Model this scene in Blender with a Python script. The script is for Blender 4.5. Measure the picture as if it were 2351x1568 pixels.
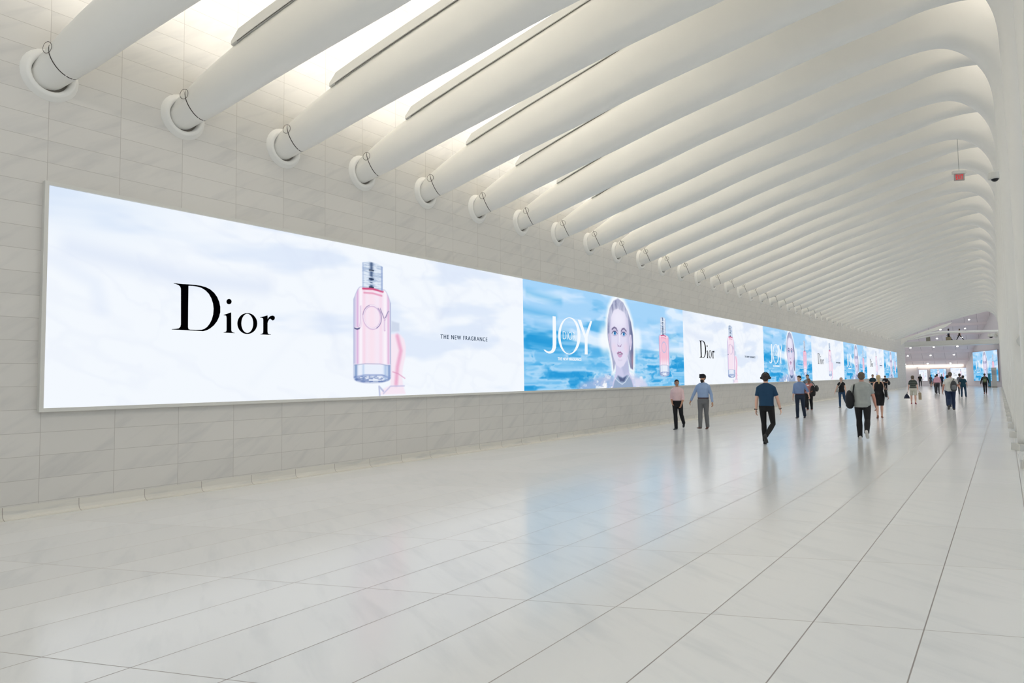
import bpy, bmesh, math, random
import numpy as np
from mathutils import Vector, Matrix, Quaternion

for _o in list(bpy.data.objects):
    bpy.data.objects.remove(_o, do_unlink=True)
scene = bpy.context.scene
C = scene.collection
random.seed(7)
PI = math.pi

# ------------------------------------------------------------------ camera
F_PX, YAW, PITCH, ROLL, EYE = 1550.0, 0.62916, 0.05734, -0.01317, 1.70
cam_data = bpy.data.cameras.new('camera')
cam_data.sensor_width = 36.0
cam_data.lens = 36.0 * F_PX / 2351.0
cam_data.clip_end = 600
cam = bpy.data.objects.new('camera', cam_data)
C.objects.link(cam)
_r0 = Vector((math.cos(YAW), math.sin(YAW), 0))
_f0 = Vector((-math.sin(YAW) * math.cos(PITCH), math.cos(YAW) * math.cos(PITCH), math.sin(PITCH)))
_u0 = _r0.cross(_f0)
# rolled axes
_r = _r0 * math.cos(ROLL) + _u0 * math.sin(ROLL)
_u = -_r0 * math.sin(ROLL) + _u0 * math.cos(ROLL)
cam.matrix_world = Matrix(((_r.x, _u.x, -_f0.x, 0), (_r.y, _u.y, -_f0.y, 0), (_r.z, _u.z, -_f0.z, EYE), (0, 0, 0, 1)))
scene.camera = cam

# ------------------------------------------------------------------ world, exposure
world = bpy.data.worlds.new('daylight')
scene.world = world
world.use_nodes = True
world.node_tree.nodes['Background'].inputs[0].default_value = (0.86, 0.935, 1.0, 1)
world.node_tree.nodes['Background'].inputs[1].default_value = 0.74
scene.view_settings.view_transform = 'Standard'
scene.view_settings.look = 'None'
scene.view_settings.exposure = 0.0
scene.view_settings.gamma = 1.0
scene.view_settings.use_curve_mapping = False
LAMP_STRENGTH = 19.0

# ------------------------------------------------------------------ layout constants
WX = -10.40            # left wall
SK = 0.38              # ribs and floor joints run askew: Y grows by SK per metre of X
RIB0, RIBS, NRIB = 3.60, 1.86, 48
PY0, PL = 3.60, 11.145  # advertising pictures along the wall
PZ0, PZ1 = 1.41, 4.42

def lin(c):
    c = np.asarray(c, dtype=float)
    return np.where(c <= 0.04045, c / 12.92, ((c + 0.055) / 1.055) ** 2.4)
def rgb(r, g, b):
    v = lin(np.array([r, g, b]) / 255.0)
    return (float(v[0]), float(v[1]), float(v[2]), 1.0)

# ------------------------------------------------------------------ materials
class NT:
    def __init__(self, name):
        self.m = bpy.data.materials.new(name)
        self.m.use_nodes = True
        self.t = self.m.node_tree
        self.bsdf = self.t.nodes['Principled BSDF']
        self.out = self.t.nodes['Material Output']
    def n(self, kind, **kw):
        x = self.t.nodes.new(kind)
        for k, v in kw.items():
            setattr(x, k, v)
        return x
    def l(self, a, b):
        self.t.links.new(a, b)
    def math(self, op, a, b=None, c=None):
        x = self.n('ShaderNodeMath', operation=op)
        for i, v in enumerate((a, b, c)):
            if v is None: continue
            if isinstance(v, (int, float)): x.inputs[i].default_value = v
            else: self.l(v, x.inputs[i])
        return x.outputs[0]
    def mix(self, fac, a, b):
        x = self.n('ShaderNodeMix', data_type='RGBA')
        for s, v in ((x.inputs[0], fac), (x.inputs[6], a), (x.inputs[7], b)):
            if isinstance(v, (int, float)): s.default_value = v
            elif isinstance(v, tuple): s.default_value = v
            else: self.l(v, s)
        return x.outputs[2]

_mats = {}
def mat(name, col, rough=0.6, metal=0.0, var=0.06, scale=30.0):
    if name in _mats: return _mats[name]
    k = NT(name)
    tc = k.n('ShaderNodeTexCoord')
    nz = k.n('ShaderNodeTexNoise'); nz.inputs['Scale'].default_value = scale; nz.inputs['Detail'].default_value = 2
    k.l(tc.outputs['Object'], nz.inputs['Vector'])
    c = rgb(*col)
    lo = tuple(x * (1 - var) for x in c[:3]) + (1,)
    hi = tuple(min(1, x * (1 + var)) for x in c[:3]) + (1,)
    k.l(k.mix(nz.outputs['Fac'], lo, hi), k.bsdf.inputs['Base Color'])
    k.bsdf.inputs['Roughness'].default_value = rough
    k.bsdf.inputs['Metallic'].default_value = metal
    _mats[name] = k.m
    return k.m
def emit(name, col, strength=1.0):
    if name in _mats: return _mats[name]
    k = NT(name)
    e = k.n('ShaderNodeEmission'); e.inputs[0].default_value = rgb(*col); e.inputs[1].default_value = strength
    k.l(e.outputs[0], k.out.inputs[0])
    _mats[name] = k.m
    return k.m
def emit_attr(name, strength=1.0):
    k = NT(name)
    a = k.n('ShaderNodeAttribute'); a.attribute_name = 'picture'
    e = k.n('ShaderNodeEmission'); e.inputs[1].default_value = strength
    k.l(a.outputs['Color'], e.inputs[0]); k.l(e.outputs[0], k.out.inputs[0])
    return k.m

def tile_material(name, u_of, v_of, ju, jv, base, vein, joint, rough, vein_map, vein_amt=1.0, tone=0.05):
    """stone slabs: u_of/v_of are (ax, ay, az, offset, size) planes giving tile coordinates"""
    k = NT(name)
    g = k.n('ShaderNodeNewGeometry'); s = k.n('ShaderNodeSeparateXYZ'); k.l(g.outputs['Position'], s.inputs[0])
    def coord(p):
        ax, ay, az, off, size = p
        acc = k.math('MULTIPLY', s.outputs[0], ax / size)
        acc = k.math('MULTIPLY_ADD', s.outputs[1], ay / size, acc)
        acc = k.math('MULTIPLY_ADD', s.outputs[2], az / size, acc)
        return k.math('ADD', acc, -off / size)
    u, v = coord(u_of), coord(v_of)
    def line(c, w):
        fr = k.math('FRACT', c)
        d = k.math('ABSOLUTE', k.math('SUBTRACT', fr, 0.5))
        return k.math('GREATER_THAN', d, 0.5 - w)
    ln = k.math('MAXIMUM', line(u, ju), line(v, jv))
    idv = k.n('ShaderNodeCombineXYZ'); k.l(k.math('FLOOR', u), idv.inputs[0]); k.l(k.math('FLOOR', v), idv.inputs[1])
    wn = k.n('ShaderNodeTexWhiteNoise', noise_dimensions='2D'); k.l(idv.outputs[0], wn.inputs['Vector'])
    off = k.n('ShaderNodeVectorMath', operation='SCALE'); k.l(wn.outputs['Color'], off.inputs[0]); off.inputs['Scale'].default_value = 40
    mp = k.n('ShaderNodeMapping'); k.l(g.outputs['Position'], mp.inputs['Vector'])
    mp.inputs['Rotation'].default_value = vein_map[0]; 
    mp2 = k.n('ShaderNodeVectorMath', operation='MULTIPLY'); k.l(mp.outputs[0], mp2.inputs[0]); mp2.inputs[1].default_value = vein_map[1]
    ad = k.n('ShaderNodeVectorMath', operation='ADD'); k.l(mp2.outputs[0], ad.inputs[0]); k.l(off.outputs[0], ad.inputs[1])
    nz = k.n('ShaderNodeTexNoise'); nz.inputs['Scale'].default_value = 1.0; nz.inputs['Detail'].default_value = 5; nz.inputs['Roughness'].default_value = 0.55
    nz.inputs['Distortion'].default_value = 0.35
    k.l(ad.outputs[0], nz.inputs['Vector'])
    mr = k.n('ShaderNodeMapRange'); mr.inputs[1].default_value = 0.5; mr.inputs[2].default_value = 0.72; mr.inputs[4].default_value = vein_amt
    k.l(nz.outputs['Fac'], mr.inputs[0])
    c = k.mix(mr.outputs[0], base, vein)
    tn = k.math('MULTIPLY_ADD', wn.outputs['Value'], tone, 1 - tone)
    sc = k.n('ShaderNodeVectorMath', operation='SCALE'); k.l(c, sc.inputs[0]); k.l(tn, sc.inputs['Scale'])
    c = k.mix(ln, sc.outputs[0], joint)
    k.l(c, k.bsdf.inputs['Base Color'])
    r = k.math('MULTIPLY_ADD', ln, 0.3, rough)
    r = k.math('MULTIPLY_ADD', mr.outputs[0], 0.05, r)
    k.l(r, k.bsdf.inputs['Roughness'])
    return k.m

M_FLOOR = tile_material('white_marble_floor', (1, 0, 0, -0.511, 0.638), (-SK, 1, 0, 5.526, 1.872), 0.0065, 0.0021,
                        (0.82, 0.82, 0.81, 1), (0.72, 0.73, 0.73, 1), (0.33, 0.30, 0.28, 1), 0.17,
                        ((0, 0, 0.5), (0.9, 5.0, 1.0)), 0.75)
M_WALL = tile_material('grey_marble_wall', (0, 1, 0, 3.60, 0.93), (0, 0, 1, 0.177, 0.3044), 0.0035, 0.009,
                       (0.68, 0.655, 0.61, 1), (0.54, 0.53, 0.51, 1), (0.46, 0.43, 0.39, 1), 0.5,
                       ((-0.6, 0, 0), (1.0, 0.8, 5.0)), 0.55, 0.05)
M_COVE = tile_material('marble_baseboard', (0, 1, 0, 3.20, 0.88), (0, 0, 1, -5, 20), 0.005, 0.0,
                       (0.72, 0.69, 0.62, 1), (0.55, 0.55, 0.52, 1), (0.38, 0.34, 0.30, 1), 0.45,
                       ((0.0, 0, 0), (1.0, 1.2, 12)), 0.8)
M_RIB = mat('white_painted_steel', (236, 234, 228), 0.45, var=0.012, scale=3)
M_CEIL = mat('ceiling_plaster', (238, 236, 230), 0.8, var=0.01, scale=2)
M_HALL = mat('pale_hall_wall', (226, 218, 218), 0.55, var=0.015, scale=2)
M_HALLC = mat('pinkish_ceiling_panel', (236, 222, 223), 0.55, var=0.02, scale=1.5)
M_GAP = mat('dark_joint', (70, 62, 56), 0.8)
M_LAMP = emit('lamp_diffuser', (255, 251, 244), LAMP_STRENGTH)
M_FRAME = mat('white_frame', (214, 212, 205), 0.4, var=0.01)
M_BLACKM = mat('black_plastic', (16, 16, 18), 0.35)
M_SOCK = mat('mottled_socket', (120, 114, 104), 0.9, var=0.25, scale=40)  # mottled grey-brown, darker than the white collar around it

# ------------------------------------------------------------------ object helpers
def mesh_obj(name, V, F, m, parent=None, smooth=False, mats=None, fm=None):
    me = bpy.data.meshes.new(name)
    me.from_pydata([tuple(v) for v in V], [], [tuple(f) for f in F])
    if mats:
        for q in mats: me.materials.append(q)
        if fm is not None: me.polygons.foreach_set('material_index', fm)
    else:
        me.materials.append(m)
    if smooth: me.polygons.foreach_set('use_smooth', [True] * len(me.polygons))
    me.update()
    o = bpy.data.objects.new(name, me)
    C.objects.link(o)
    if parent is not None: o.parent = parent
    return o
def empty(name, loc=(0, 0, 0), rotz=0.0):
    o = bpy.data.objects.new(name, None); C.objects.link(o)
    o.location = loc; o.rotation_euler = (0, 0, rotz); o.empty_display_size = 0.2
    return o
def tag(o, label, cat, group=None):
    o['label'] = label; o['category'] = cat
    if group: o['group'] = group
    return o
def struct(o):
    o['kind'] = 'structure'; return o

class MB:
    def __init__(s): s.V = []; s.F = []
    def box(s, x0, x1, y0, y1, z0, z1):
        b = len(s.V)
        s.V += [(x0, y0, z0), (x1, y0, z0), (x1, y1, z0), (x0, y1, z0), (x0, y0, z1), (x1, y0, z1), (x1, y1, z1), (x0, y1, z1)]
        s.F += [(b, b + 3, b + 2, b + 1), (b + 4, b + 5, b + 6, b + 7), (b, b + 1, b + 5, b + 4), (b + 1, b + 2, b + 6, b + 5), (b + 2, b + 3, b + 7, b + 6), (b + 3, b, b + 4, b + 7)]
        return s
    def prism(s, poly, f):
        """poly list of 2D pts, f(p, side)->xyz for side 0/1"""
        b = len(s.V); n = len(poly)
        s.V += [f(p, 0) for p in poly] + [f(p, 1) for p in poly]
        s.F += [tuple(b + i for i in range(n))[::-1], tuple(b + n + i for i in range(n))]
        s.F += [(b + i, b + (i + 1) % n, b + n + (i + 1) % n, b + n + i) for i in range(n)]
        return s
    def loft(s, rings, closed=True, cap=True):
        b = len(s.V); n = len(rings[0])
        for r in rings: s.V += [tuple(p) for p in r]
        m = n if closed else n - 1
        for i in range(len(rings) - 1):
            for j in range(m):
                j2 = (j + 1) % n
                s.F.append((b + i * n + j, b + i * n + j2, b + (i + 1) * n + j2, b + (i + 1) * n + j))
        if cap and closed:
            s.F.append(tuple(b + j for j in range(n))[::-1])
            s.F.append(tuple(b + (len(rings) - 1) * n + j for j in range(n)))
        return s
    def tube(s, pts, rad, ref=(0, 1, 0), n=12, round_ends=True):
        """lofted tube with elliptical radii (along ref, across ref)"""
        P = [Vector(p) for p in pts]
        R = [(r, r) if isinstance(r, (int, float)) else r for r in rad]
        rings = []
        ref = Vector(ref)
        T = []
        for i in range(len(P)):
            a = P[max(0, i - 1)]; c = P[min(len(P) - 1, i + 1)]
            T.append((c - a).normalized())
        def ring(p, t, ra, rb):
            a = ref - t * ref.dot(t)
            if a.length < 1e-4: a = t.orthogonal()
            a.normalize(); b = t.cross(a)
            return [p + a * (ra * math.cos(2 * PI * j / n)) + b * (rb * math.sin(2 * PI * j / n)) for j in range(n)]
        if round_ends:
            ra, rb = R[0]; q = min(ra, rb)
            rings.append(ring(P[0] - T[0] * q * 0.9, T[0], ra * 0.35, rb * 0.35))
            rings.append(ring(P[0] - T[0] * q * 0.6, T[0], ra * 0.75, rb * 0.75))
        for p, t, (ra, rb) in zip(P, T, R): rings.append(ring(p, t, ra, rb))
        if round_ends:
            ra, rb = R[-1]; q = min(ra, rb)
            rings.append(ring(P[-1] + T[-1] * q * 0.6, T[-1], ra * 0.75, rb * 0.75))
            rings.append(ring(P[-1] + T[-1] * q * 0.9, T[-1], ra * 0.35, rb * 0.35))
        return s.loft(rings)
    def ball(s, c, r, n=14, m=9):
        c = Vector(c); rx, ry, rz = (r, r, r) if isinstance(r, (int, float)) else r
        rings = []
        for i in range(1, m):
            a = PI * i / m
            rings.append([(c.x + rx * math.sin(a) * math.cos(2 * PI * j / n), c.y + ry * math.sin(a) * math.sin(2 * PI * j / n), c.z - rz * math.cos(a)) for j in range(n)])
        return s.loft(rings)
    def build(s, name, m, parent=None, smooth=False, **kw):
        return mesh_obj(name, s.V, s.F, m, parent, smooth, **kw)

def fuse(o, voxel, smooth=2, factor=0.5):
    """turn overlapping closed pieces into one continuous skin"""
    m = o.modifiers.new('r', 'REMESH'); m.mode = 'VOXEL'; m.voxel_size = voxel
    if smooth:
        q = o.modifiers.new('s', 'SMOOTH'); q.iterations = smooth; q.factor = factor
    dg = bpy.context.evaluated_depsgraph_get()
    me = bpy.data.meshes.new_from_object(o.evaluated_get(dg))
    o.modifiers.clear()
    old = o.data; mats = [x for x in old.materials]
    me.name = old.name
    o.data = me
    if len(me.materials) == 0:
        for x in mats: me.materials.append(x)
    me.polygons.foreach_set('use_smooth', [True] * len(me.polygons))
    bpy.data.meshes.remove(old)
    return o

# ================================================================== SETTING
struct(MB().box(-26, 9, -9, 132, -0.3, 0.0).build('floor', M_FLOOR))
# left wall, with a return at its far end
struct(MB().box(WX - 0.8, WX, -9, 101.5, 0, 12.6).build('wall_left', M_WALL))
# coved baseboard
prof = [(0.0, 0.158), (0.012, 0.158), (0.015, 0.07), (0.028, 0.035), (0.06, 0.010), (0.10, 0.002), (0.10, -0.002), (0.0, -0.002)]
b = MB().prism(prof, lambda p, s: (WX + p[0], (-9, 101.4)[s], p[1]))
struct(b.build('baseboard_left', M_COVE))

# ceiling over the ribs: wide rounded beams with shallow bays between them
def ceil_z(yy):
    """height over the wall line for a position along the hall"""
    t = ((yy - 10.45) % 5.58)
    if t < 0.02: return 10.05 - t * 2
    if t < 3.3:
        q = t / 3.3
        return 10.03 - 0.60 * math.sin(PI * min(1, q)) ** 0.6
    return 10.05
xs = [WX - 0.1, -8.5, -7, -5.5, -4, -2.5, -1.0, 0.4, 1.6]
rows = []
yy = -14.0
ys = []
while yy < 101:
    base = 10.45 + 5.58 * math.floor((yy - 10.45) / 5.58)
    for t in (0, 0.015, 0.06, 0.15, 0.3, 0.6, 1.0, 1.65, 2.3, 2.7, 3.0, 3.15, 3.24, 3.29, 3.35):
        ys.append(base + t)
    yy += 5.58
V = []; Fc = []
nx = len(xs)
for y_ in ys:
    for x_ in xs:
        V.append((x_, y_ + SK * (x_ - WX), ceil_z(y_ + 1e-6) + 0.17 * (x_ - WX)))
top = len(V)
for y_ in ys:
    for x_ in xs:
        V.append((x_, y_ + SK * (x_ - WX), 10.35 + 0.17 * (x_ - WX)))
for off, fl in ((0, False), (top, True)):
    for i in range(len(ys) - 1):
        for j in range(nx - 1):
            q = (off + i * nx + j, off + i * nx + j + 1, off + (i + 1) * nx + j + 1, off + (i + 1) * nx + j)
            Fc.append(q if fl else q[::-1])
for i in range(len(ys) - 1):
    for j in (0, nx - 1):
        Fc.append((i * nx + j, (i + 1) * nx + j, top + (i + 1) * nx + j, top + i * nx + j))
struct(mesh_obj('ceiling', V, Fc, M_CEIL))
cn = MB().prism([(1.22, 10.95), (1.30, 10.95), (1.30, 11.15), (1.22, 11.15)], lambda p, s: (p[0], (-9, 100.5)[s], p[1])).build('cornice_light', emit('crest_fill_glow', (255, 250, 244), 14.0))  # added strip light, unseen behind the ribs, brightens their crests
tag(cn, 'added unseen strip light brightening the rib crests above the right-hand columns', 'light')
# upper edge beam along the heads of the columns
def skx(k): return RIB0 + RIBS * k
struct(MB().prism([(1.25, 8.9), (1.7, 8.7), (1.9, 9.2), (1.9, 11.6), (1.45, 11.6), (1.3, 10.6)], lambda p, s: (p[0], (-9, 100.5)[s], p[1])).build('trim_1', M_RIB))

# ------------------------------------------------------------------ ribs
LOW = [(-10.75, 5.62), (-10.4, 5.75), (-10.2, 5.83), (-9.8, 5.98), (-9.4, 6.16), (-8.9, 6.38), (-8.0, 6.76), (-7.0, 7.17), (-6.3, 7.48), (-5.6, 7.77), (-4.9, 8.04), (-4.0, 8.38),
       (-3.1, 8.73), (-2.4, 8.98), (-1.8, 9.18), (-1.3, 9.30), (-0.95, 9.34)]
UPP = [(-10.92, 6.00), (-10.55, 6.16), (-10.36, 6.28), (-10.02, 6.54), (-9.62, 6.82), (-9.12, 7.11), (-8.2, 7.60), (-7.15, 8.14), (-6.4, 8.53), (-5.65, 8.93), (-4.95, 9.28), (-4.0, 9.72),
       (-3.0, 10.15), (-2.2, 10.45), (-1.4, 10.72), (-0.6, 10.92), (0.0, 11.0)]
LOW_L = LOW + [(-0.7, 9.29), (-0.45, 9.14), (-0.25, 8.95), (-0.08, 8.68), (0.03, 8.38), (0.09, 8.0), (0.11, 7.4), (0.12, 6.5), (0.13, 5), (0.14, 3), (0.16, 1.2), (0.18, 0.12)]
UPP_L = UPP + [(0.4, 10.98), (0.7, 10.88), (0.95, 10.6), (1.1, 10.2), (1.18, 9.7), (1.2, 9.2), (1.15, 8.6), (1.0, 7.4), (0.88, 5.6), (0.78, 3.2), (0.68, 1.2), (0.62, 0.12)]
LOW_S = LOW[:-2] + [(-1.3, 9.37), (-0.95, 9.47), (-0.4, 9.55), (0.3, 9.50), (0.9, 9.38), (1.5, 9.25)]
UPP_S = UPP[:-2] + [(-0.7, 10.9), (-0.2, 11.0), (0.3, 11.1), (0.8, 11.1), (1.2, 11.05), (1.5, 11.0)]
NRM = Vector((-SK, 1, 0)).normalized()
TL = [(-10.9, .195), (-10.4, .205), (-10, .235), (-8, .25), (-5, .27), (-1, .27), (0.2, .24), (1.5, .2)]
def interp(tab, x):
    if x <= tab[0][0]: return tab[0][1]
    for (a, b), (c, d) in zip(tab, tab[1:]):
        if x <= c: return b + (d - b) * (x - a) / (c - a)
    return tab[-1][1]
# cross-section: (v along low->up 0..1, half thickness factor); full round keel, slightly slimmer top
def section(depth, th):
    pts = []
    kr = min(0.30, depth * 0.5)       # height of the rounded keel
    n = 7
    side = []
    for i in range(n + 1):
        a = PI / 2 * i / n
        side.append((kr * (1 - math.cos(a)), th * math.sin(a) ** 0.9))
    tr = min(0.24, depth * 0.48)
    side.append(((kr + depth - tr) * 0.5, th * 1.0))
    for i in range(1, n + 1):
        a = PI / 2 * i / n
        side.append((depth - tr + tr * math.sin(a), th * (0.96 * math.cos(a) ** 0.8 if i < n else 0.0)))
    pts = [(h, w) for h, w in side] + [(h, -w) for h, w in side[1:-1]][::-1]
    return pts
def rib_offset(y):
    """the colonnade drifts very slightly inwards towards the far end"""
    t = max(0.0, min(1.0, (y - 20.0) / 76.0))
    return -0.46 * t + (0.03 * (18.7 - y) if y < 18.7 else 0)
ORD = ['first', 'second', 'third', 'fourth', 'fifth', 'sixth', 'seventh', 'eighth', 'ninth', 'tenth', 'eleventh', 'twelfth', 'thirteenth', 'fourteenth', 'fifteenth', 'sixteenth', 'seventeenth',
       'eighteenth', 'nineteenth', 'twentieth']
def ordinal(i):
    if i < 20: return ORD[i]
    tens = {2: ('twenty', 'twentieth'), 3: ('thirty', 'thirtieth'), 4: ('forty', 'fortieth')}
    d, u = divmod(i + 1, 10)
    return tens[d][1] if u == 0 else tens[d][0] + '-' + ORD[u - 1]

def make_rib(k):
    y0 = skx(k)
    long_ = (k % 2 == 0)
    lo, up = (LOW_L, UPP_L) if long_ else (LOW_S, UPP_S)
    yc = y0 + SK * 10.4
    off = rib_offset(yc)
    t_far = max(0.0, min(1.0, (yc - 20.0) / 76.0))
    root = empty('ceiling_rib', (WX, y0, 5.95))
    def W(x, z, n):
        # slide and lower the right-hand part for the drift
        w = max(0.0, min(1.0, (x + 6.0) / 5.0))
        xx = x + off * w
        crest = -0.62 * t_far * w * (1.0 if z > 8 else max(0.0, (z - 5) / 3.0))
        return Vector((xx - WX, SK * (xx - WX), z + crest - 5.95)) + NRM * n
    rings = []
    for (lx, lz), (ux, uz) in zip(lo, up):
        d = math.hypot(ux - lx, uz - lz)
        dx, dz = (ux - lx) / d, (uz - lz) / d
        th = interp(TL, (lx + ux) / 2)
        if lz < 9 and lx > -1: th = 0.24 + (0.02 if lz > 7 else -0.02 * (7 - lz) / 7) - 0.03 * max(0, min(1, (8 - lz) / 8))
        rings.append([W(lx + dx * h, lz + dz * h, w) for h, w in section(d, th)])
    # refine along the path with Catmull-Rom interpolation
    fine = []
    R = [[tuple(p) for p in r] for r in rings]
    A = np.array(R)
    n = len(A)
    for i in range(n - 1):
        p0, p1, p2, p3 = A[max(0, i - 1)], A[i], A[i + 1], A[min(n - 1, i + 2)]
        sub = 3 if k < 24 else 2
        for q in range(sub):
            t = q / sub
            fine.append(0.5 * ((2 * p1) + (-p0 + p2) * t + (2 * p0 - 5 * p1 + 4 * p2 - p3) * t * t + (-p0 + 3 * p1 - 3 * p2 + p3) * t ** 3))
    fine.append(A[-1])
    MB().loft([[tuple(p) for p in r] for r in fine]).build('beam', M_RIB, root, smooth=True)
    # wall collar: a rolled ring around the socket
    mj = 28 if k < 14 else 16
    prof = [(0.225, 0.0), (0.232, 0.045), (0.25, 0.07), (0.28, 0.078), (0.31, 0.06), (0.325, 0.03), (0.352, 0.012), (0.358, 0.0)]
    if k < 30:
        rr = []
        for j in range(mj):
            a = 2 * PI * j / mj
            rr.append([(d + 0.0, r * math.cos(a) + 0.0, r * math.sin(a)) for r, d in prof])
        rr.append(rr[0])
        MB().loft(rr, closed=False).build('collar', M_RIB, root, smooth=True)
    else:
        rr = []
        for j in range(mj + 1):
            a = 2 * PI * j / mj
            rr.append([(d, r * math.cos(a), r * math.sin(a)) for r, d in (prof[0], prof[3], prof[-1])])
        MB().loft(rr, closed=False).build('collar', M_RIB, root, smooth=True)
    # dark socket floor behind the collar
    m = MB()
    m.V += [(0.004, 0.235 * math.cos(2 * PI * j / 20), 0.235 * math.sin(2 * PI * j / 20)) for j in range(20)]
    m.F.append(tuple(range(20)))
    m.build('socket', M_SOCK, root)
    if k < 26:
        # cover joint: groove around the beam with a round cap on the near face
        def ring_at(x, grow, a0=-0.02):
            i = 2
            lx, lz, ux, uz = interp_pt(lo, x), None, None, None
        s_ = 2.3  # station index of the groove
        def sect(st, grow):
            i = int(st); f = st - i
            a = [(lo[i][c] * (1 - f) + lo[i + 1][c] * f) for c in (0, 1)]
            bb = [(up[i][c] * (1 - f) + up[i + 1][c] * f) for c in (0, 1)]
            d = math.hypot(bb[0] - a[0], bb[1] - a[1]); dx, dz = (bb[0] - a[0]) / d, (bb[1] - a[1]) / d
            th = interp(TL, (a[0] + bb[0]) / 2)
            return [W(a[0] + dx * (h if 0 < h < d else (h - grow if h <= 0 else h + grow)), a[1] + dz * h - (grow if h <= 0.001 else 0), w + (grow if w > 0 else -grow if w < 0 else 0)) for h, w in section(d, th)]
        MB().loft([sect(s_ - 0.016, 0.002), sect(s_ + 0.016, 0.002)], cap=False).build('joint_groove', M_GAP, root)
        a = Vector((lo[2][0] * .7 + lo[3][0] * .3, 0, lo[2][1] * .7 + lo[3][1] * .3)); bb = Vector((up[2][0] * .7 + up[3][0] * .3, 0, up[2][1] * .7 + up[3][1] * .3))
        c = a.lerp(bb, 0.70)
        cc = W(c.x, c.z, -interp(TL, c.x) - 0.004)
        ax = (W(c.x + 1, c.z + 0.5, 0) - W(c.x, c.z, 0)).normalized(); up_ = (bb - a).normalized(); up_ = (W(c.x + up_.x, c.z + up_.z, 0) - W(c.x, c.z, 0)).normalized()
        m = MB(); nn = 20
        for r in (0.072, 0.080):
            m.V += [tuple(cc + ax * r * math.cos(2 * PI * j / nn) + up_ * r * math.sin(2 * PI * j / nn)) for j in range(nn)]
        m.F += [(j, (j + 1) % nn, nn + (j + 1) % nn, nn + j) for j in range(nn)]
        m.build('joint_cap', M_GAP, root)
    # uplight trough riding on top of the beam
    def on_top(x):
        pts = UPP
        for (a, b), (c, d) in zip(pts, pts[1:]):
            if a <= x <= c: return b + (d - b) * (x - a) / (c - a)
    xs_ = [-9.3 + 0.31 * i for i in range(12)]
    xa, xb = xs_[0], xs_[-1]
    def trough_ring(x, z, s):
        hw = 0.20
        zz = z + 0.00
        P = [(-hw - .02, -0.10), (-hw - 0.015, 0.07), (-hw + 0.005, 0.08), (-hw + 0.02, -0.02), (hw - 0.02, -0.02), (hw - 0.005, 0.08), (hw + 0.015, 0.07), (hw + .02, -0.10)]
        return [W(x, zz + q * s, w) for w, q in P]
    rr = [trough_ring(xa - 0.12, on_top(xa - 0.12) - 0.02, 0.35)] + [trough_ring(x, on_top(x) + 0.045, 1) for x in xs_] + [trough_ring(xb + 0.12, on_top(xb + 0.12) - 0.02, 0.35)]
    tr = MB().loft(rr).build('light_trough', M_RIB, root)
    m = MB()
    m.loft([[W(x, on_top(x) + 0.04, w) for w in (-0.13, 0.13)] for x in xs_], closed=False, cap=False)
    m.build('lamp', M_LAMP, tr)
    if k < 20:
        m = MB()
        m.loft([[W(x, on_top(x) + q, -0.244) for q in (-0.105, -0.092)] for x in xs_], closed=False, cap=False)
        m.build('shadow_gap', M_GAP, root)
    if long_:
        pb = W(0.40, 0, 0)
        ex = Vector((1, SK, 0)).normalized()
        m = MB()
        def P(px, pn, z):
            v = Vector((pb.x, pb.y, 0)) + ex * px + NRM * pn; return (v.x, v.y, z - 5.95)
        poly = [(-0.30, -0.22), (0.30, -0.22), (0.30, 0.22), (-0.30, 0.22)]
        m.prism(poly, lambda p, s: P(p[0] * (1 if s == 0 else 0.97), p[1] * (1 if s == 0 else 0.97), (0.0, 0.15)[s]))
        m.build('plinth', M_FRAME, root)
    kind = 'arching down as a slender right-hand column' if long_ else 'ending flat above the right-hand columns'
    tag(root, 'white ceiling rib, %s from the near left end, %s' % (ordinal(k), kind), 'ceiling rib',
        'arched ribs crossing the concourse')
    return root
for k in range(NRIB):
    make_rib(k)
for k in (-1, -2, -3):      # the row goes on behind the viewpoint
    pass

# gable below the last rib, over the footbridge
yl = skx(NRIB - 1)
gp = [(-10.4, 5.5), (-10.0, 5.72), (-9, 6.2), (-8, 6.65), (-7, 7.05), (-6, 7.45), (-5.3, 7.7), (-6.2, 7.35), (-7.4, 7.1), (-8.4, 6.85), (-9.4, 6.35), (-10.4, 6.02)][0:1] + \
     [(-10.4, 6.3), (-9, 6.75), (-8, 7.15), (-7, 7.5), (-6, 7.9), (-5.0, 8.2), (-5.7, 7.62), (-6.6, 7.22), (-7.6, 7.0), (-8.8, 6.6), (-9.7, 6.15)]
struct(MB().prism(gp, lambda p, s: (p[0], 98.0 + SK * (p[0] - WX) + (0, 0.3)[s], p[1])).build('trim_2', M_RIB))

# ================================================================== VIDEO WALL
def smooth(x, a, b):
    t = np.clip((x - a) / (b - a), 0, 1); return t * t * (3 - 2 * t)
def vnoise(x, y, seed):
    def h(ix, iy):
        n = (ix.astype(np.int64) * 374761393 + iy.astype(np.int64) * 668265263 + seed * 1442695041) & 0x7fffffff
        n = ((n ^ (n >> 13)) * 1274126177) & 0x7fffffff
        return ((n ^ (n >> 16)) & 0xffff) / 65535.0
    ix, iy = np.floor(x), np.floor(y); fx, fy = x - ix, y - iy
    ux, uy = fx * fx * fx * (fx * (fx * 6 - 15) + 10), fy * fy * fy * (fy * (fy * 6 - 15) + 10)
    a, b_, c, d = h(ix, iy), h(ix + 1, iy), h(ix, iy + 1), h(ix + 1, iy + 1)
    return (a * (1 - ux) + b_ * ux) * (1 - uy) + (c * (1 - ux) + d * ux) * uy
def fbm(x, y, seed, o=4):
    s = 0; a = 0.5; t = 0
    for i in range(o):
        s = s + a * vnoise(x, y, seed + i * 17); t += a; a *= 0.5; x = x * 2.03 + 11.3; y = y * 2.03 + 5.1
    return s / t
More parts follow.
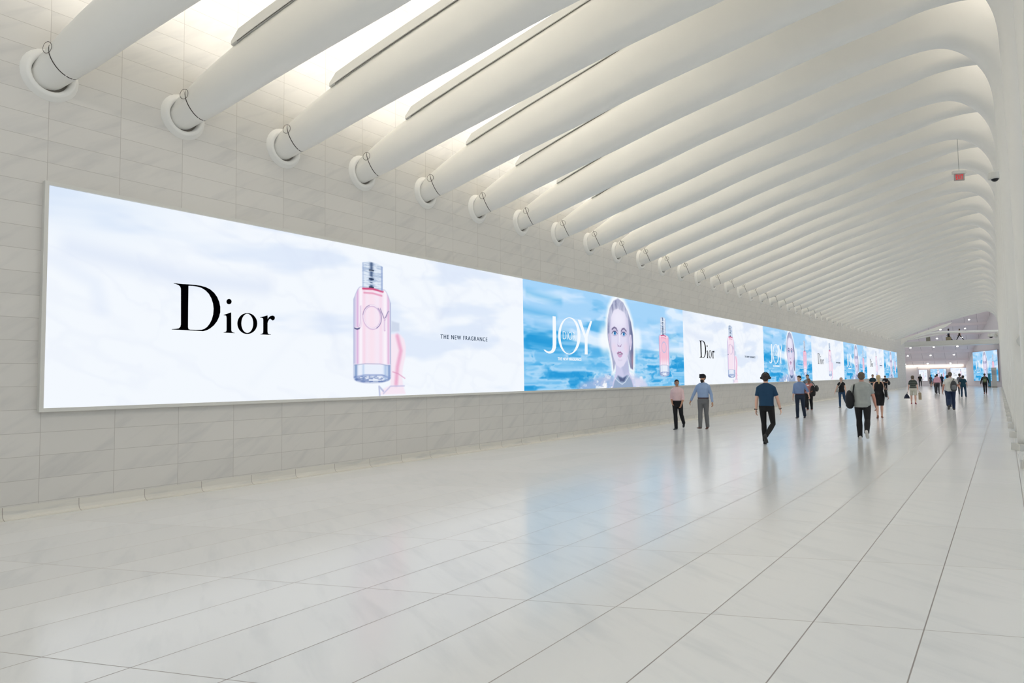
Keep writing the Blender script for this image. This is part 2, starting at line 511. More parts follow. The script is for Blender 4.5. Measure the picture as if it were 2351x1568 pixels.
def sdf(A, B, poly):
    """signed distance to polygon, negative inside"""
    P = np.array(poly, float); n = len(P)
    d = np.full(A.shape, 1e9); inside = np.zeros(A.shape, bool)
    for i in range(n):
        x0, y0 = P[i]; x1, y1 = P[(i + 1) % n]
        ex, ey = x1 - x0, y1 - y0
        wx, wy = A - x0, B - y0
        t = np.clip((wx * ex + wy * ey) / (ex * ex + ey * ey + 1e-12), 0, 1)
        d = np.minimum(d, (wx - ex * t) ** 2 + (wy - ey * t) ** 2)
        c = ((y0 <= B) & (B < y1)) | ((y1 <= B) & (B < y0))
        xi = x0 + (B - y0) / ((y1 - y0) if abs(y1 - y0) > 1e-9 else 1e-9) * ex
        inside ^= c & (A < xi)
    d = np.sqrt(d)
    return np.where(inside, -d, d)
def seg(A, B, pts):
    d = np.full(A.shape, 1e9)
    for (x0, y0), (x1, y1) in zip(pts, pts[1:]):
        ex, ey = x1 - x0, y1 - y0
        t = np.clip(((A - x0) * ex + (B - y0) * ey) / (ex * ex + ey * ey + 1e-12), 0, 1)
        d = np.minimum(d, np.hypot(A - x0 - ex * t, B - y0 - ey * t))
    return d
class Canvas:
    def __init__(s, da):
        s.na = int(round(PL / da)) + 1; s.nb = int(round((PZ1 - PZ0) / da)) + 1
        a = np.linspace(0, PL, s.na); b = np.linspace(0, PZ1 - PZ0, s.nb)
        s.A, s.B = np.meshgrid(a, b); s.c = np.zeros(s.A.shape + (3,)); s.w = da
    def fill(s, col): s.c[:] = np.array(col) / 255.0
    def paint(s, mask, col):
        m = np.clip(mask, 0, 1)[..., None]
        col = np.array(col, float) / 255.0
        s.c = s.c * (1 - m) + col * m
    def poly(s, pts, col, soft=None, a=1.0):
        soft = soft or s.w * 0.8
        s.paint(a * (1 - smooth(sdf(s.A, s.B, pts), -soft, soft)), col)
    def ell(s, cx, cy, rx, ry, col, soft=0.15, a=1.0):
        r = np.hypot((s.A - cx) / rx, (s.B - cy) / ry)
        s.paint(a * (1 - smooth(r, 1 - soft, 1 + soft)), col)
    def line(s, pts, w, col, soft=None, a=1.0):
        soft = soft or s.w * 0.8
        s.paint(a * (1 - smooth(seg(s.A, s.B, pts), w - soft, w + soft)), col)
    def mesh(s, name):
        V = np.zeros((s.na * s.nb, 3)); V[:, 0] = s.A.ravel(); V[:, 2] = s.B.ravel()
        idx = np.arange(s.na * s.nb).reshape(s.nb, s.na)
        F = np.stack([idx[:-1, :-1].ravel(), idx[:-1, 1:].ravel(), idx[1:, 1:].ravel(), idx[1:, :-1].ravel()], 1)
        me = bpy.data.meshes.new(name)
        me.vertices.add(len(V)); me.vertices.foreach_set('co', V.ravel())
        me.loops.add(F.size); me.loops.foreach_set('vertex_index', F.ravel().astype(np.int32))
        me.polygons.add(len(F)); me.polygons.foreach_set('loop_start', np.arange(0, F.size, 4, dtype=np.int32))
        me.update(calc_edges=True)
        at = me.color_attributes.new('picture', 'FLOAT_COLOR', 'POINT')
        col = np.ones((len(V), 4)); col[:, :3] = lin(np.clip(s.c.reshape(-1, 3), 0, 1))
        at.data.foreach_set('color', col.ravel())
        return me
z2b = lambda z: z - PZ0

def draw_bottle(cv, x0, x1, zb, zbase, zs, zc0, zc1, cx0, cx1, letters=True):
    """pink glass bottle: body x0..x1, foot zb, thick base to zbase, shoulder zs, cap zc0..zc1"""
    A, B = cv.A, cv.B
    w = x1 - x0; cx = (x0 + x1) / 2
    k_ = np.linspace(0, 1, 9)
    sh = [(x0, zs - 0.04), (x0, zb + 0.14)] + [(cx - w / 2 * math.cos(t * PI), zb + 0.14 - 0.14 * math.sin(t * PI) ** 0.6) for t in np.linspace(0.02, 0.98, 15)] + [(x1, zb + 0.14), (x1, zs - 0.04)]
    sh += [(x1 - (x1 - cx1 - w * 0.03) * t, zs - 0.04 + (zc0 - zs + 0.05) * math.sin(t * PI / 2)) for t in k_[1:]] + [(cx0 - w * 0.03 - (cx0 - w * 0.03 - x0) * (1 - t), zs - 0.04 + (zc0 - zs + 0.05) * math.sin(t * PI / 2)) for t in k_[::-1]]
    cv.poly(sh, (244, 236, 249))
    inside = 1 - smooth(sdf(A, B, sh), -cv.w, cv.w * 0.5)
    u = (A - x0) / w
    liq = inside * smooth(B, zbase, zbase + 0.03)
    cv.paint(liq * 0.35, (249, 230, 243))
    for c0, ww, col, al in ((0.1, 0.03, (212, 166, 214), 0.75), (0.03, 0.03, (190, 190, 225), 0.8), (0.27, 0.05, (247, 212, 230), 0.7), (0.47, 0.1, (250, 226, 238), 0.8), (0.72, 0.05, (247, 214, 232), 0.6),
                            (0.93, 0.03, (218, 166, 210), 0.7), (0.99, 0.02, (160, 170, 205), 0.8), (0.0, 0.014, (175, 185, 215), 0.9), (0.19, 0.03, (252, 248, 255), 0.8), (0.84, 0.04, (252, 246, 253), 0.8)):
        cv.paint(liq * al * np.exp(-((u - c0) / ww) ** 2), col)
    # glass foot
    foot = inside * (1 - smooth(B, zbase - 0.01, zbase + 0.015))
    cv.paint(foot * 0.85, (232, 241, 253))
    for c0, ww, col in ((0.06, 0.04, (110, 140, 190)), (0.95, 0.04, (105, 135, 190)), (0.25, 0.03, (190, 210, 238)), (0.85, 0.05, (170, 195, 230))):
        cv.paint(foot * 0.8 * np.exp(-((u - c0) / ww) ** 2), col)
    cv.line([(x0 + w * 0.02, zbase - 0.01), (cx - w * 0.2, zbase + 0.02), (cx + w * 0.2, zbase + 0.02), (x1 - w * 0.02, zbase - 0.02)], 0.007, (150, 160, 195), a=0.8)
    cv.line([(x0 + w * 0.03, zb + 0.12), (cx - w * 0.2, zb + 0.16), (cx + w * 0.25, zb + 0.16), (x1 - w * 0.03, zb + 0.1)], 0.02, (130, 150, 200), a=0.6)
    cv.line([(x0 + w * 0.08, zb + 0.08), (x0 + w * 0.25, zb + 0.03), (x1 - w * 0.25, zb + 0.03), (x1 - w * 0.06, zb + 0.08)], 0.015, (120, 140, 185), a=0.6)
    nz = fbm(A * 9, B * 30, 5)
    cv.paint(inside * (1 - smooth(B, zb + 0.12, zb + 0.18)) * smooth(nz, 0.5, 0.7) * 0.6, (80, 105, 165))
    # outline and shoulder
    cv.paint(np.clip(1 - np.abs(sdf(A, B, sh)) / (cv.w * 1.1), 0, 1) * 0.55, (150, 165, 205))
    cv.line([(cx0 + 0.02, zc0 - 0.02), (cx, zc0 + 0.0), (cx1, zc0 - 0.03)], 0.022, (200, 60, 110), a=0.85)
    cv.line([(cx0 + 0.05, zc0 - 0.10), (cx, zc0 - 0.09), (cx1 - 0.03, zc0 - 0.12)], 0.018, (225, 140, 175), a=0.7)
    # cap
    cap = [(cx0, zc0), (cx0, zc1 - 0.03), (cx0 + (cx1 - cx0) * 0.3, zc1 + 0.01), (cx0 + (cx1 - cx0) * 0.7, zc1), (cx1, zc1 - 0.05), (cx1, zc0 - 0.02), (cx, zc0 + 0.03)]
    cv.poly(cap, (226, 236, 248))
    ci = 1 - smooth(sdf(A, B, cap), -cv.w, cv.w * 0.5)
    uc = (A - cx0) / (cx1 - cx0)
    nz = fbm(A * 5, B * 60, 9)
    cv.paint(ci * smooth(nz, 0.45, 0.7) * 0.6, (150, 172, 205))
    cv.paint(ci * np.exp(-((uc - 0.44) / 0.085) ** 2) * 0.9 * smooth(fbm(A * 3, B * 45, 12), 0.3, 0.5), (70, 92, 130))
    cv.paint(ci * np.exp(-((uc - 0.96) / 0.05) ** 2) * 0.8, (140, 160, 205))
    cv.paint(ci * np.exp(-((uc - 0.04) / 0.04) ** 2) * 0.5, (150, 170, 210))
    for q in (0.02, 0.33, 0.66):
        zz = zc0 + (zc1 - zc0) * q + 0.02
        cv.line([(cx0 + (cx1 - cx0) * 0.34, zz), (cx0 + (cx1 - cx0) * 0.54, zz)], 0.012, (20, 34, 60))

def bg_white(cv):
    A, B = cv.A, cv.B
    cv.fill((244, 249, 255))
    n1 = fbm(A * 0.42 + B * 0.12, B * 1.7 - A * 0.12, 3)
    cv.paint(smooth(n1, 0.5, 0.75) * 0.75, (219, 231, 250))
    n2 = fbm(A * 0.7 + 3 + fbm(A, B, 31), B * 1.2 + A * 0.35, 8)
    cv.paint(smooth(np.abs(n2 - 0.5), 0.07, 0.0) * 0.12, (214, 222, 244))
    cv.paint(smooth(B, 2.0, 3.0) * smooth(A, 2.6, 0.5) * 0.35, (208, 226, 248))
    cv.line([(0.3, 2.2), (1.8, 1.98), (3.3, 1.96)], 0.14, (214, 225, 246), soft=0.16, a=0.5)
    cv.line([(0.0, 2.05), (0.6, 1.75), (0.7, 1.4)], 0.1, (222, 232, 250), soft=0.1, a=0.4)
    # satin folds around the bottle
    for pts, al in (([(3.6, 2.9), (4.1, 2.2), (4.7, 1.5), (5.0, 0.6)], .35), ([(4.4, 2.7), (4.6, 2.3), (4.95, 2.4), (4.6, 2.75)], .35), ([(7.3, 2.6), (7.6, 2.2), (7.85, 1.7), (8.3, 2.2), (8.9, 2.5)], .5),
                    ([(7.9, 2.8), (8.1, 2.3), (7.85, 1.75)], .35), ([(6.6, 2.6), (7.0, 2.3), (7.5, 1.9)], .25), ([(8.4, 0.1), (8.7, 0.5), (8.75, 0.9)], .3), ([(3.1, 0.3), (3.9, 1.1), (4.9, 1.7)], .2),
                    ([(9.0, 2.6), (10.1, 2.75), (10.4, 2.3)], .25), ([(10.6, 0.2), (10.9, 0.7)], .3)):
        cv.line(pts, 0.02, (210, 220, 242), soft=0.16, a=al * 0.55)

cvw = Canvas(0.0135)
bg_white(cvw)
# smaller bottle lying behind
cvw.poly([(6.33, 1.57), (6.56, 1.53), (6.56, 1.36), (6.32, 1.33)], (208, 218, 236), soft=0.03)
sb = [(6.30, 1.28), (6.45, 1.31), (6.60, 1.28), (6.70, 1.2), (6.75, 1.05), (6.74, 0.85), (6.67, 0.62), (6.63, 0.42), (6.66, 0.22), (6.74, 0.03), (6.0, 0.03), (6.1, 0.15), (6.3, 0.22)]
cvw.poly(sb, (247, 232, 244), soft=0.03)
cvw.line([(6.5, 1.25), (6.6, 0.95), (6.5, 0.6), (6.46, 0.25)], 0.05, (232, 160, 196), soft=0.05, a=0.75)
cvw.line([(6.36, 0.5), (6.52, 0.46), (6.72, 0.36)], 0.01, (214, 140, 180), a=0.7)
cvw.line([(6.0, 0.02), (5.98, 0.2), (6.1, 0.1)], 0.02, (150, 160, 205), a=0.6)
cvw.line([(6.1, 0.05), (6.3, 0.2), (6.7, 0.2)], 0.015, (190, 190, 225), a=0.7)
draw_bottle(cvw, 5.31, 6.31, z2b(1.68), z2b(2.05), z2b(3.38), z2b(3.60), z2b(4.14), 5.53, 6.09)
# embossed letters on the glass
def emboss(pts, w=0.022):
    cvw.line(pts, w, (206, 176, 214), a=0.9); cvw.line([(x + 0.006, y + 0.008) for x, y in pts], w * 0.45, (255, 250, 255), a=0.95)
j = [(5.50, 1.80), (5.50, 1.50), (5.48, 1.40), (5.43, 1.36), (5.35, 1.37)]
emboss(j); cvw.line([(5.34, 1.36), (5.40, 1.345), (5.46, 1.365)], 0.013, (50, 60, 110), a=0.9)
emboss([(5.80 + 0.235 * math.cos(t), 1.61 + 0.235 * math.sin(t)) for t in np.linspace(0, 2 * PI, 33)])
cvw.line([(5.80 + 0.25 * math.cos(t), 1.61 + 0.245 * math.sin(t)) for t in np.linspace(-1.1, 0.9, 14)], 0.007, (90, 80, 140), a=0.8)
cvw.line([(5.80 + 0.25 * math.cos(t), 1.61 + 0.245 * math.sin(t)) for t in np.linspace(1.9, 3.0, 14)], 0.007, (120, 100, 150), a=0.7)
emboss([(6.03, 1.80), (6.14, 1.60), (6.14, 1.36)]); emboss([(6.26, 1.78), (6.14, 1.58)]); cvw.line([(6.02, 1.80), (6.12, 1.61)], 0.006, (80, 80, 130), a=0.9); cvw.line([(6.25, 1.77), (6.16, 1.62)], 0.006, (80, 80, 130), a=0.9)
ME_WHITE = cvw.mesh('white_picture')

cvb = Canvas(0.02)
A, B = cvb.A, cvb.B
cvb.fill((166, 213, 250))
# out-of-focus upper water, choppier below
wr = fbm(A * 0.35, B * 1.0, 41) * 1.2
up_ = fbm(A * 0.33 + wr, B * 2.3 + wr, 21)
cvb.paint(smooth(up_, 0.40, 0.62), (200, 229, 255))
cvb.paint(smooth(up_, 0.60, 0.75) * 0.8, (228, 242, 255))
dk = fbm(A * 0.30 + 4 + wr, B * 2.6, 77)
leftish = smooth(A, 6.0, 0.0) * 0.7 + 0.3
cvb.paint(smooth(dk, 0.50, 0.66) * leftish * smooth(B, 3.1, 1.6) * 0.8, (64, 168, 226))
cvb.paint(smooth(dk, 0.6, 0.72) * leftish * smooth(B, 3.2, 2.2) * 0.8, (30, 150, 215))
lowm = smooth(B, 1.35, 0.9)
cvb.paint(lowm * 0.7, (92, 182, 234))
rp = fbm(A * 0.75 + fbm(A * 1.1, B * 3, 4) * 1.8, B * 4.6, 52, 3)
rdg = 1 - np.abs(rp - 0.5) * 2
cvb.paint(lowm * smooth(rdg, 0.60, 1.0) * 0.6, (202, 230, 254))
cvb.paint(lowm * smooth(rp, 0.50, 0.82) * 0.85, (28, 148, 214))
for z_, x_, a_ in ((2.62, 0.9, .8), (2.15, 0.6, .8), (1.75, 1.3, .5), (1.28, 0.8, .6), (1.2, 4.2, .5), (2.3, 8.6, .25), (1.7, 9.6, .45), (1.25, 10.0, .4)):
    cvb.line([(x_ - 0.7, z_ + 0.05), (x_, z_), (x_ + 1.0, z_ - 0.05)], 0.04, (28, 150, 216), soft=0.2, a=a_ * 0.7)
# spray and shoulders
o = PY0 + PL
def pz(pts): return [(y - o, z - PZ0) for y, z in pts]
sp = fbm(A * 3.2, B * 6, 91)
near_ = np.exp(-(((A - 5.6) / 2.2) ** 2) - (((B - 0.15) / 0.5) ** 2))
cvb.paint(smooth(sp * near_ * 1.8, 0.45, 0.8) * 0.9, (244, 248, 255))
cvb.poly(pz([(17.4, 1.35), (17.7, 1.55), (18.3, 1.68), (19.1, 1.78), (19.8, 1.85), (20.0, 1.35)]), (168, 184, 222), soft=0.12, a=0.8)
cvb.poly(pz([(21.0, 1.85), (21.6, 1.8), (22.2, 1.65), (22.6, 1.35), (21.0, 1.35)]), (214, 214, 238), soft=0.12, a=0.85)
cvb.paint(smooth(fbm(A * 4, B * 9, 13), 0.52, 0.66) * np.exp(-(((A - 5.3) / 1.9) ** 2) - ((B / 0.42) ** 2)) * 1.2, (250, 252, 255))
# halo, hair
hair = pz([(20.28, 4.39), (19.95, 4.28), (19.68, 4.02), (19.52, 3.66), (19.47, 3.2), (19.52, 2.95), (19.66, 2.6), (19.78, 2.3), (19.86, 1.95), (19.96, 2.1), (20.2, 2.6), (20.8, 2.6), (20.95, 2.35), (21.1, 2.05), (21.3, 2.0),
            (21.36, 2.6), (21.36, 3.2), (21.22, 3.66), (20.98, 4.0), (20.66, 4.28)])
cvb.paint((1 - smooth(sdf(A, B, hair), 0.0, 0.26)) * 0.95, (252, 254, 255))
cvb.ell(4.55, 1.55, 0.35, 0.42, (250, 253, 255), 0.6, 0.85); cvb.ell(6.95, 1.6, 0.3, 0.4, (248, 252, 255), 0.6, 0.8)
cvb.poly(hair, (172, 178, 206), soft=0.03)
st = fbm((A - 5.75) * 22 + B * 4, B * 1.6, 66)
hm = 1 - smooth(sdf(A, B, hair), -0.04, 0.0)
cvb.paint(hm * smooth(st, 0.5, 0.68) * 0.7, (120, 124, 160)); cvb.paint(hm * smooth(st, 0.5, 0.3) * 0.5, (216, 218, 238))
cvb.paint(hm * np.exp(-(((A - 6.5) / 0.16) ** 2)) * smooth(B, 2.6, 2.2) * 0.8, (92, 102, 142))
cvb.paint(hm * np.exp(-(((A - 6.55) / 0.12) ** 2) - ((B - 0.9) / 0.25) ** 2) * 0.7, (190, 150, 160))
# neck and collar
cvb.poly(pz([(20.02, 2.4), (20.9, 2.4), (21.0, 1.9), (21.3, 1.6), (21.4, 1.35), (19.7, 1.35), (19.8, 1.6), (20.0, 1.9)]), (206, 206, 236), soft=0.03)
cvb.poly(pz([(20.35, 2.25), (20.95, 2.3), (20.95, 1.9), (20.6, 1.8)]), (180, 186, 218), soft=0.08, a=0.7)
cvb.poly(pz([(19.75, 1.35), (19.9, 1.62), (20.15, 1.82), (20.5, 1.74), (20.9, 1.84), (21.15, 1.66), (21.32, 1.35)]), (150, 170, 200), soft=0.04)
cvb.poly(pz([(20.15, 1.79), (20.5, 1.72), (20.8, 1.80), (20.6, 1.6), (20.3, 1.62)]), (88, 100, 138), soft=0.04)
cvb.line(pz([(19.95, 1.72), (20.2, 1.6), (20.45, 1.52), (20.7, 1.6), (20.98, 1.8)]), 0.014, (226, 236, 250), a=0.9)
# face
face = pz([(20.25, 4.05), (19.95, 3.96), (19.74, 3.7), (19.66, 3.35), (19.67, 3.0), (19.75, 2.65), (19.9, 2.35), (20.08, 2.15), (20.33, 2.06), (20.58, 2.13), (20.82, 2.33), (20.98, 2.6), (21.06, 2.95), (21.07, 3.35), (20.98, 3.7), (20.72, 3.95)])
cvb.poly(face, (226, 222, 244), soft=0.03)
fm_ = 1 - smooth(sdf(A, B, face), -0.10, 0.0)
cvb.ell(20.3 - o, 3.72 - PZ0, 0.5, 0.3, (240, 238, 252), 0.8, 0.8)
cvb.paint((1 - smooth(sdf(A, B, face), -0.02, 0.01)) * np.exp(-(((A - (21.0 - o)) / 0.16) ** 2)) * 0.45, (186, 180, 214))
cvb.paint((1 - smooth(sdf(A, B, face), -0.02, 0.01)) * np.exp(-(((A - (19.68 - o)) / 0.09) ** 2)) * 0.45, (194, 188, 220))
cvb.ell(19.93 - o, 2.72 - PZ0, 0.16, 0.14, (240, 214, 232), 0.9, 0.5); cvb.ell(20.78 - o, 2.74 - PZ0, 0.17, 0.15, (236, 210, 230), 0.9, 0.5)
ear = pz([(21.05, 3.1), (21.12, 3.22), (21.22, 3.2), (21.26, 2.95), (21.18, 2.7), (21.08, 2.66)])
cvb.poly(ear, (222, 214, 238), soft=0.02); cvb.line(pz([(21.16, 3.12), (21.18, 2.95), (21.14, 2.8)]), 0.012, (176, 162, 200), a=0.8)
cvb.poly(pz([(19.55, 3.15), (19.62, 3.22), (19.66, 3.0), (19.64, 2.8), (19.58, 2.9)]), (214, 196, 222), soft=0.02)
for cx_, s_ in ((19.99, -1), (20.64, 1)):
    ex, ez = cx_ - o, 3.20 - PZ0
    cvb.ell(ex, ez + 0.05, 0.24, 0.12, (198, 186, 218), 0.6, 0.75)
    cvb.poly([(ex - 0.18, ez - 0.0), (ex - 0.09, ez + 0.062), (ex + 0.05, ez + 0.07), (ex + 0.18, ez + 0.0), (ex + 0.06, ez - 0.05), (ex - 0.08, ez - 0.05)], (244, 248, 255), soft=0.018)
    cvb.ell(ex + 0.01, ez + 0.008, 0.085, 0.06, (72, 150, 214), 0.2); cvb.ell(ex + 0.01, ez + 0.008, 0.032, 0.025, (20, 34, 70), 0.3)
    cvb.line([(ex - 0.19, ez - 0.005), (ex - 0.09, ez + 0.066), (ex + 0.05, ez + 0.074), (ex + 0.19, ez + 0.0)], 0.014, (60, 60, 100))
    cvb.line([(ex - 0.12, ez - 0.05), (ex + 0.0, ez - 0.062), (ex + 0.14, ez - 0.04)], 0.008, (130, 120, 160), a=0.7)
    if s_ < 0: cvb.line([(ex - 0.18, ez + 0.13), (ex - 0.02, ez + 0.20), (ex + 0.12, ez + 0.17), (ex + 0.18, ez + 0.10)], 0.026, (112, 104, 140), soft=0.02)
    else: cvb.line([(ex - 0.17, ez + 0.10), (ex - 0.1, ez + 0.17), (ex + 0.04, ez + 0.2), (ex + 0.2, ez + 0.12)], 0.026, (112, 104, 140), soft=0.02)
cvb.line(pz([(20.24, 3.3), (20.22, 3.0), (20.20, 2.88)]), 0.02, (206, 198, 228), soft=0.04, a=0.6)
cvb.line(pz([(20.33, 3.25), (20.33, 2.95)]), 0.03, (246, 244, 254), soft=0.04, a=0.7)
cvb.line(pz([(20.17, 2.84), (20.21, 2.78), (20.27, 2.80), (20.34, 2.77), (20.40, 2.79), (20.46, 2.85)]), 0.012, (176, 150, 186), a=0.9)
cvb.ell(20.24 - o, 2.795 - PZ0, 0.03, 0.016, (120, 90, 130), 0.3); cvb.ell(20.41 - o, 2.795 - PZ0, 0.03, 0.016, (120, 90, 130), 0.3)
cvb.poly(pz([(20.09, 2.545), (20.24, 2.615), (20.31, 2.60), (20.38, 2.62), (20.57, 2.535), (20.34, 2.555)]), (178, 132, 172), soft=0.014)
cvb.poly(pz([(20.12, 2.54), (20.34, 2.56), (20.55, 2.53), (20.34, 2.50)]), (70, 50, 84), soft=0.012)
cvb.poly(pz([(20.22, 2.535), (20.34, 2.55), (20.46, 2.53), (20.34, 2.52)]), (240, 242, 252), soft=0.01)
cvb.poly(pz([(20.13, 2.53), (20.34, 2.505), (20.54, 2.525), (20.44, 2.43), (20.33, 2.40), (20.22, 2.43)]), (208, 168, 204), soft=0.016)
cvb.line(pz([(20.2, 2.33), (20.34, 2.31), (20.48, 2.33)]), 0.02, (206, 198, 226), soft=0.03, a=0.6)
draw_bottle(cvb, 23.51 - o, 24.43 - o, z2b(1.77), z2b(2.18), z2b(3.30), z2b(3.32), z2b(4.0), 23.68 - o, 24.18 - o)
u = (A - (23.51 - o)) / 0.92
cvb.paint((np.abs(u - 0.5) < 0.47) * smooth(B, z2b(2.2), z2b(2.5)) * smooth(B, z2b(3.3), z2b(3.2)) * 0.42, (240, 150, 180))
cvb.line([(23.97 - o + 0.21 * math.cos(t), z2b(2.87) + 0.2 * math.sin(t)) for t in np.linspace(0, 2 * PI, 33)], 0.018, (176, 190, 226), a=0.9)
cvb.line(pz([(23.62, 2.98), (23.62, 2.7)]), 0.014, (235, 225, 245), a=0.9); cvb.line(pz([(24.22, 3.0), (24.3, 2.86), (24.3, 2.68)]), 0.014, (235, 225, 245), a=0.9)
ME_BLUE = cvb.mesh('blue_picture')
M_SCREEN = emit_attr('lit_screen', 1.0)
ME_WHITE.materials.append(M_SCREEN); ME_BLUE.materials.append(M_SCREEN)

# ---- lettering, traced in the plane of the picture: local x along the wall, z up
def ray_uv(px, py, xp=-10.35):
    x = (px - 1175.5) / F_PX; y = (py - 784) / F_PX
    xr = x * math.cos(ROLL) + y * math.sin(ROLL); yr = -x * math.sin(ROLL) + y * math.cos(ROLL)
    d = math.cos(PITCH) + yr * math.sin(PITCH); uu = math.sin(PITCH) - yr * math.cos(PITCH)
    X = xr * math.cos(YAW) - d * math.sin(YAW); Y = xr * math.sin(YAW) + d * math.cos(YAW)
    k = xp / X
    return Y * k, uu * k + EYE
def outline(pts, ox, oy, s, a0):
    out = []
    for a, b_ in pts:
        y, z = ray_uv(ox + a / s, oy + b_ / s)
        out.append((y - a0, z - PZ0))
    return out
def ellipse_pts(cx, cy, rx, ry, n=36):
    return [(cx + rx * math.cos(2 * PI * i / n), cy + ry * math.sin(2 * PI * i / n)) for i in range(n)]
def flat_letters(loops, depth=0.006):
    """loops: list of closed outlines (holes included) -> filled mesh through a 2D curve"""
    cu = bpy.data.curves.new('tmp', 'CURVE'); cu.dimensions = '2D'; cu.fill_mode = 'BOTH'; cu.extrude = depth / 2
    for lp in loops:
        sp_ = cu.splines.new('POLY'); sp_.points.add(len(lp) - 1)
        for p, q in zip(sp_.points, lp): p.co = (q[0], q[1], 0, 1)
        sp_.use_cyclic_u = True
    o_ = bpy.data.objects.new('tmp', cu); C.objects.link(o_)
    me = bpy.data.meshes.new_from_object(o_.evaluated_get(bpy.context.evaluated_depsgraph_get()))
    bpy.data.objects.remove(o_); bpy.data.curves.remove(cu)
    me.transform(Matrix.Rotation(PI / 2, 4, 'X'))
    return me
def text_mesh(body, width, height, x0, z0, depth=0.006, spacing=1.0, thin=0.0):
    cu = bpy.data.curves.new('tmp', 'FONT'); cu.body = body; cu.extrude = 0.01; cu.space_character = spacing; cu.offset = -thin
    o_ = bpy.data.objects.new('tmp', cu); C.objects.link(o_)
    me = bpy.data.meshes.new_from_object(o_.evaluated_get(bpy.context.evaluated_depsgraph_get()))
    bpy.data.objects.remove(o_); bpy.data.curves.remove(cu)
    co = np.zeros(len(me.vertices) * 3); me.vertices.foreach_get('co', co); co = co.reshape(-1, 3)
    mn, mx = co.min(0), co.max(0)
    out = np.zeros_like(co)
    out[:, 0] = x0 + (co[:, 0] - mn[0]) / (mx[0] - mn[0]) * width
    out[:, 2] = z0 + (co[:, 1] - mn[1]) / (mx[1] - mn[1]) * height
    out[:, 1] = np.where(co[:, 2] > 0, -depth, 0)
    me.vertices.foreach_set('co', out.ravel()); me.update()
    return me
Z1 = (80, 420, 2.958)
a0 = PY0
D_out = [(941, 681), (1000, 687), (1040, 689), (1085, 693), (1125, 699), (1160, 709), (1190, 725), (1215, 747), (1235, 775), (1249, 808), (1256, 842), (1256, 878), (1248, 910), (1234, 940), (1213, 967), (1188, 988), (1165, 1000),
         (1140, 1007), (1110, 1005), (1040, 1001), (985, 998), (928, 996), (928, 993), (955, 991), (975, 988), (986, 978), (990, 960), (990, 850), (990, 730), (989, 715), (984, 703), (972, 693), (955, 687), (941, 684)]
D_in = [(1040, 699), (1070, 700), (1100, 704), (1130, 713), (1158, 731), (1180, 754), (1197, 785), (1208, 820), (1212, 856), (1209, 893), (1200, 926), (1186, 955), (1168, 978), (1150, 991), (1130, 997), (1095, 998), (1050, 996), (1040, 992), (1037, 980), (1038, 850)]
i_st = [(1280, 896), (1300, 890), (1329, 879), (1330, 886), (1331, 1000), (1334, 1010), (1342, 1015), (1354, 1018), (1354, 1020), (1280, 1017), (1280, 1014), (1292, 1012), (1299, 1006), (1300, 995), (1300, 918), (1298, 904), (1292, 900), (1280, 899)]
r_st = [(1528, 912), (1550, 907), (1577, 900), (1578, 928), (1588, 911), (1600, 903), (1614, 901), (1625, 907), (1627, 918), (1623, 929), (1613, 934), (1604, 929), (1597, 922), (1588, 927), (1580, 940), (1577, 952), (1577, 1010), (1579, 1022),
        (1588, 1028), (1600, 1030), (1600, 1032), (1530, 1029), (1530, 1026), (1541, 1024), (1548, 1017), (1549, 1003), (1549, 930), (1547, 920), (1541, 916), (1528, 915)]
dior = [outline(q, *Z1, a0) for q in (D_out, D_in, i_st, ellipse_pts(1316, 806, 17, 18, 20), ellipse_pts(1440, 955, 67, 71), ellipse_pts(1440, 954, 41, 65), r_st)]
ME_D = flat_letters(dior); ME_D.materials.append(mat('black_letters', (3, 3, 6), 0.9, var=0))
ME_D.materials[0].node_tree.nodes['Principled BSDF'].inputs['Specular IOR Level'].default_value = 0.0
ME_T1 = text_mesh('THE NEW FRAGRANCE', 1.72, 0.098, 7.84, z2b(2.668), spacing=1.25); ME_T1.materials.append(mat('slate_letters', (38, 72, 104), 0.9, var=0))
Z2 = (1180, 620, 5.226)
a1 = PY0 + PL
Jp = [(460, 553), (495, 557), (502, 800), (503, 880), (499, 930), (486, 968), (466, 990), (440, 1001), (415, 1002), (388, 991), (366, 972), (352, 955), (372, 957), (388, 970), (408, 977), (430, 974), (447, 960), (457, 935), (461, 895), (461, 700)]
Yp = [(762, 595), (800, 600), (856, 775), (912, 612), (934, 613), (879, 800), (878, 900), (880, 1013), (845, 1012), (847, 900), (846, 822)]
joy = [outline(q, *Z2, a1) for q in (Jp, Yp, ellipse_pts(660, 790, 133, 222, 48), ellipse_pts(657, 790, 103, 214, 48))]
M_LET = emit('white_letters', (246, 251, 255), 1.0)
ME_J = flat_letters(joy); ME_J.materials.append(M_LET)
ME_DS = text_mesh('DIOR', 0.72, 0.235, 16.72 - a1, z2b(2.87), spacing=1.0, thin=0.022); ME_DS.materials.append(M_LET)
ME_T2 = text_mesh('THE NEW FRAGRANCE', 1.34, 0.085, 16.42 - a1, z2b(2.255), spacing=1.0); ME_T2.materials.append(M_LET)

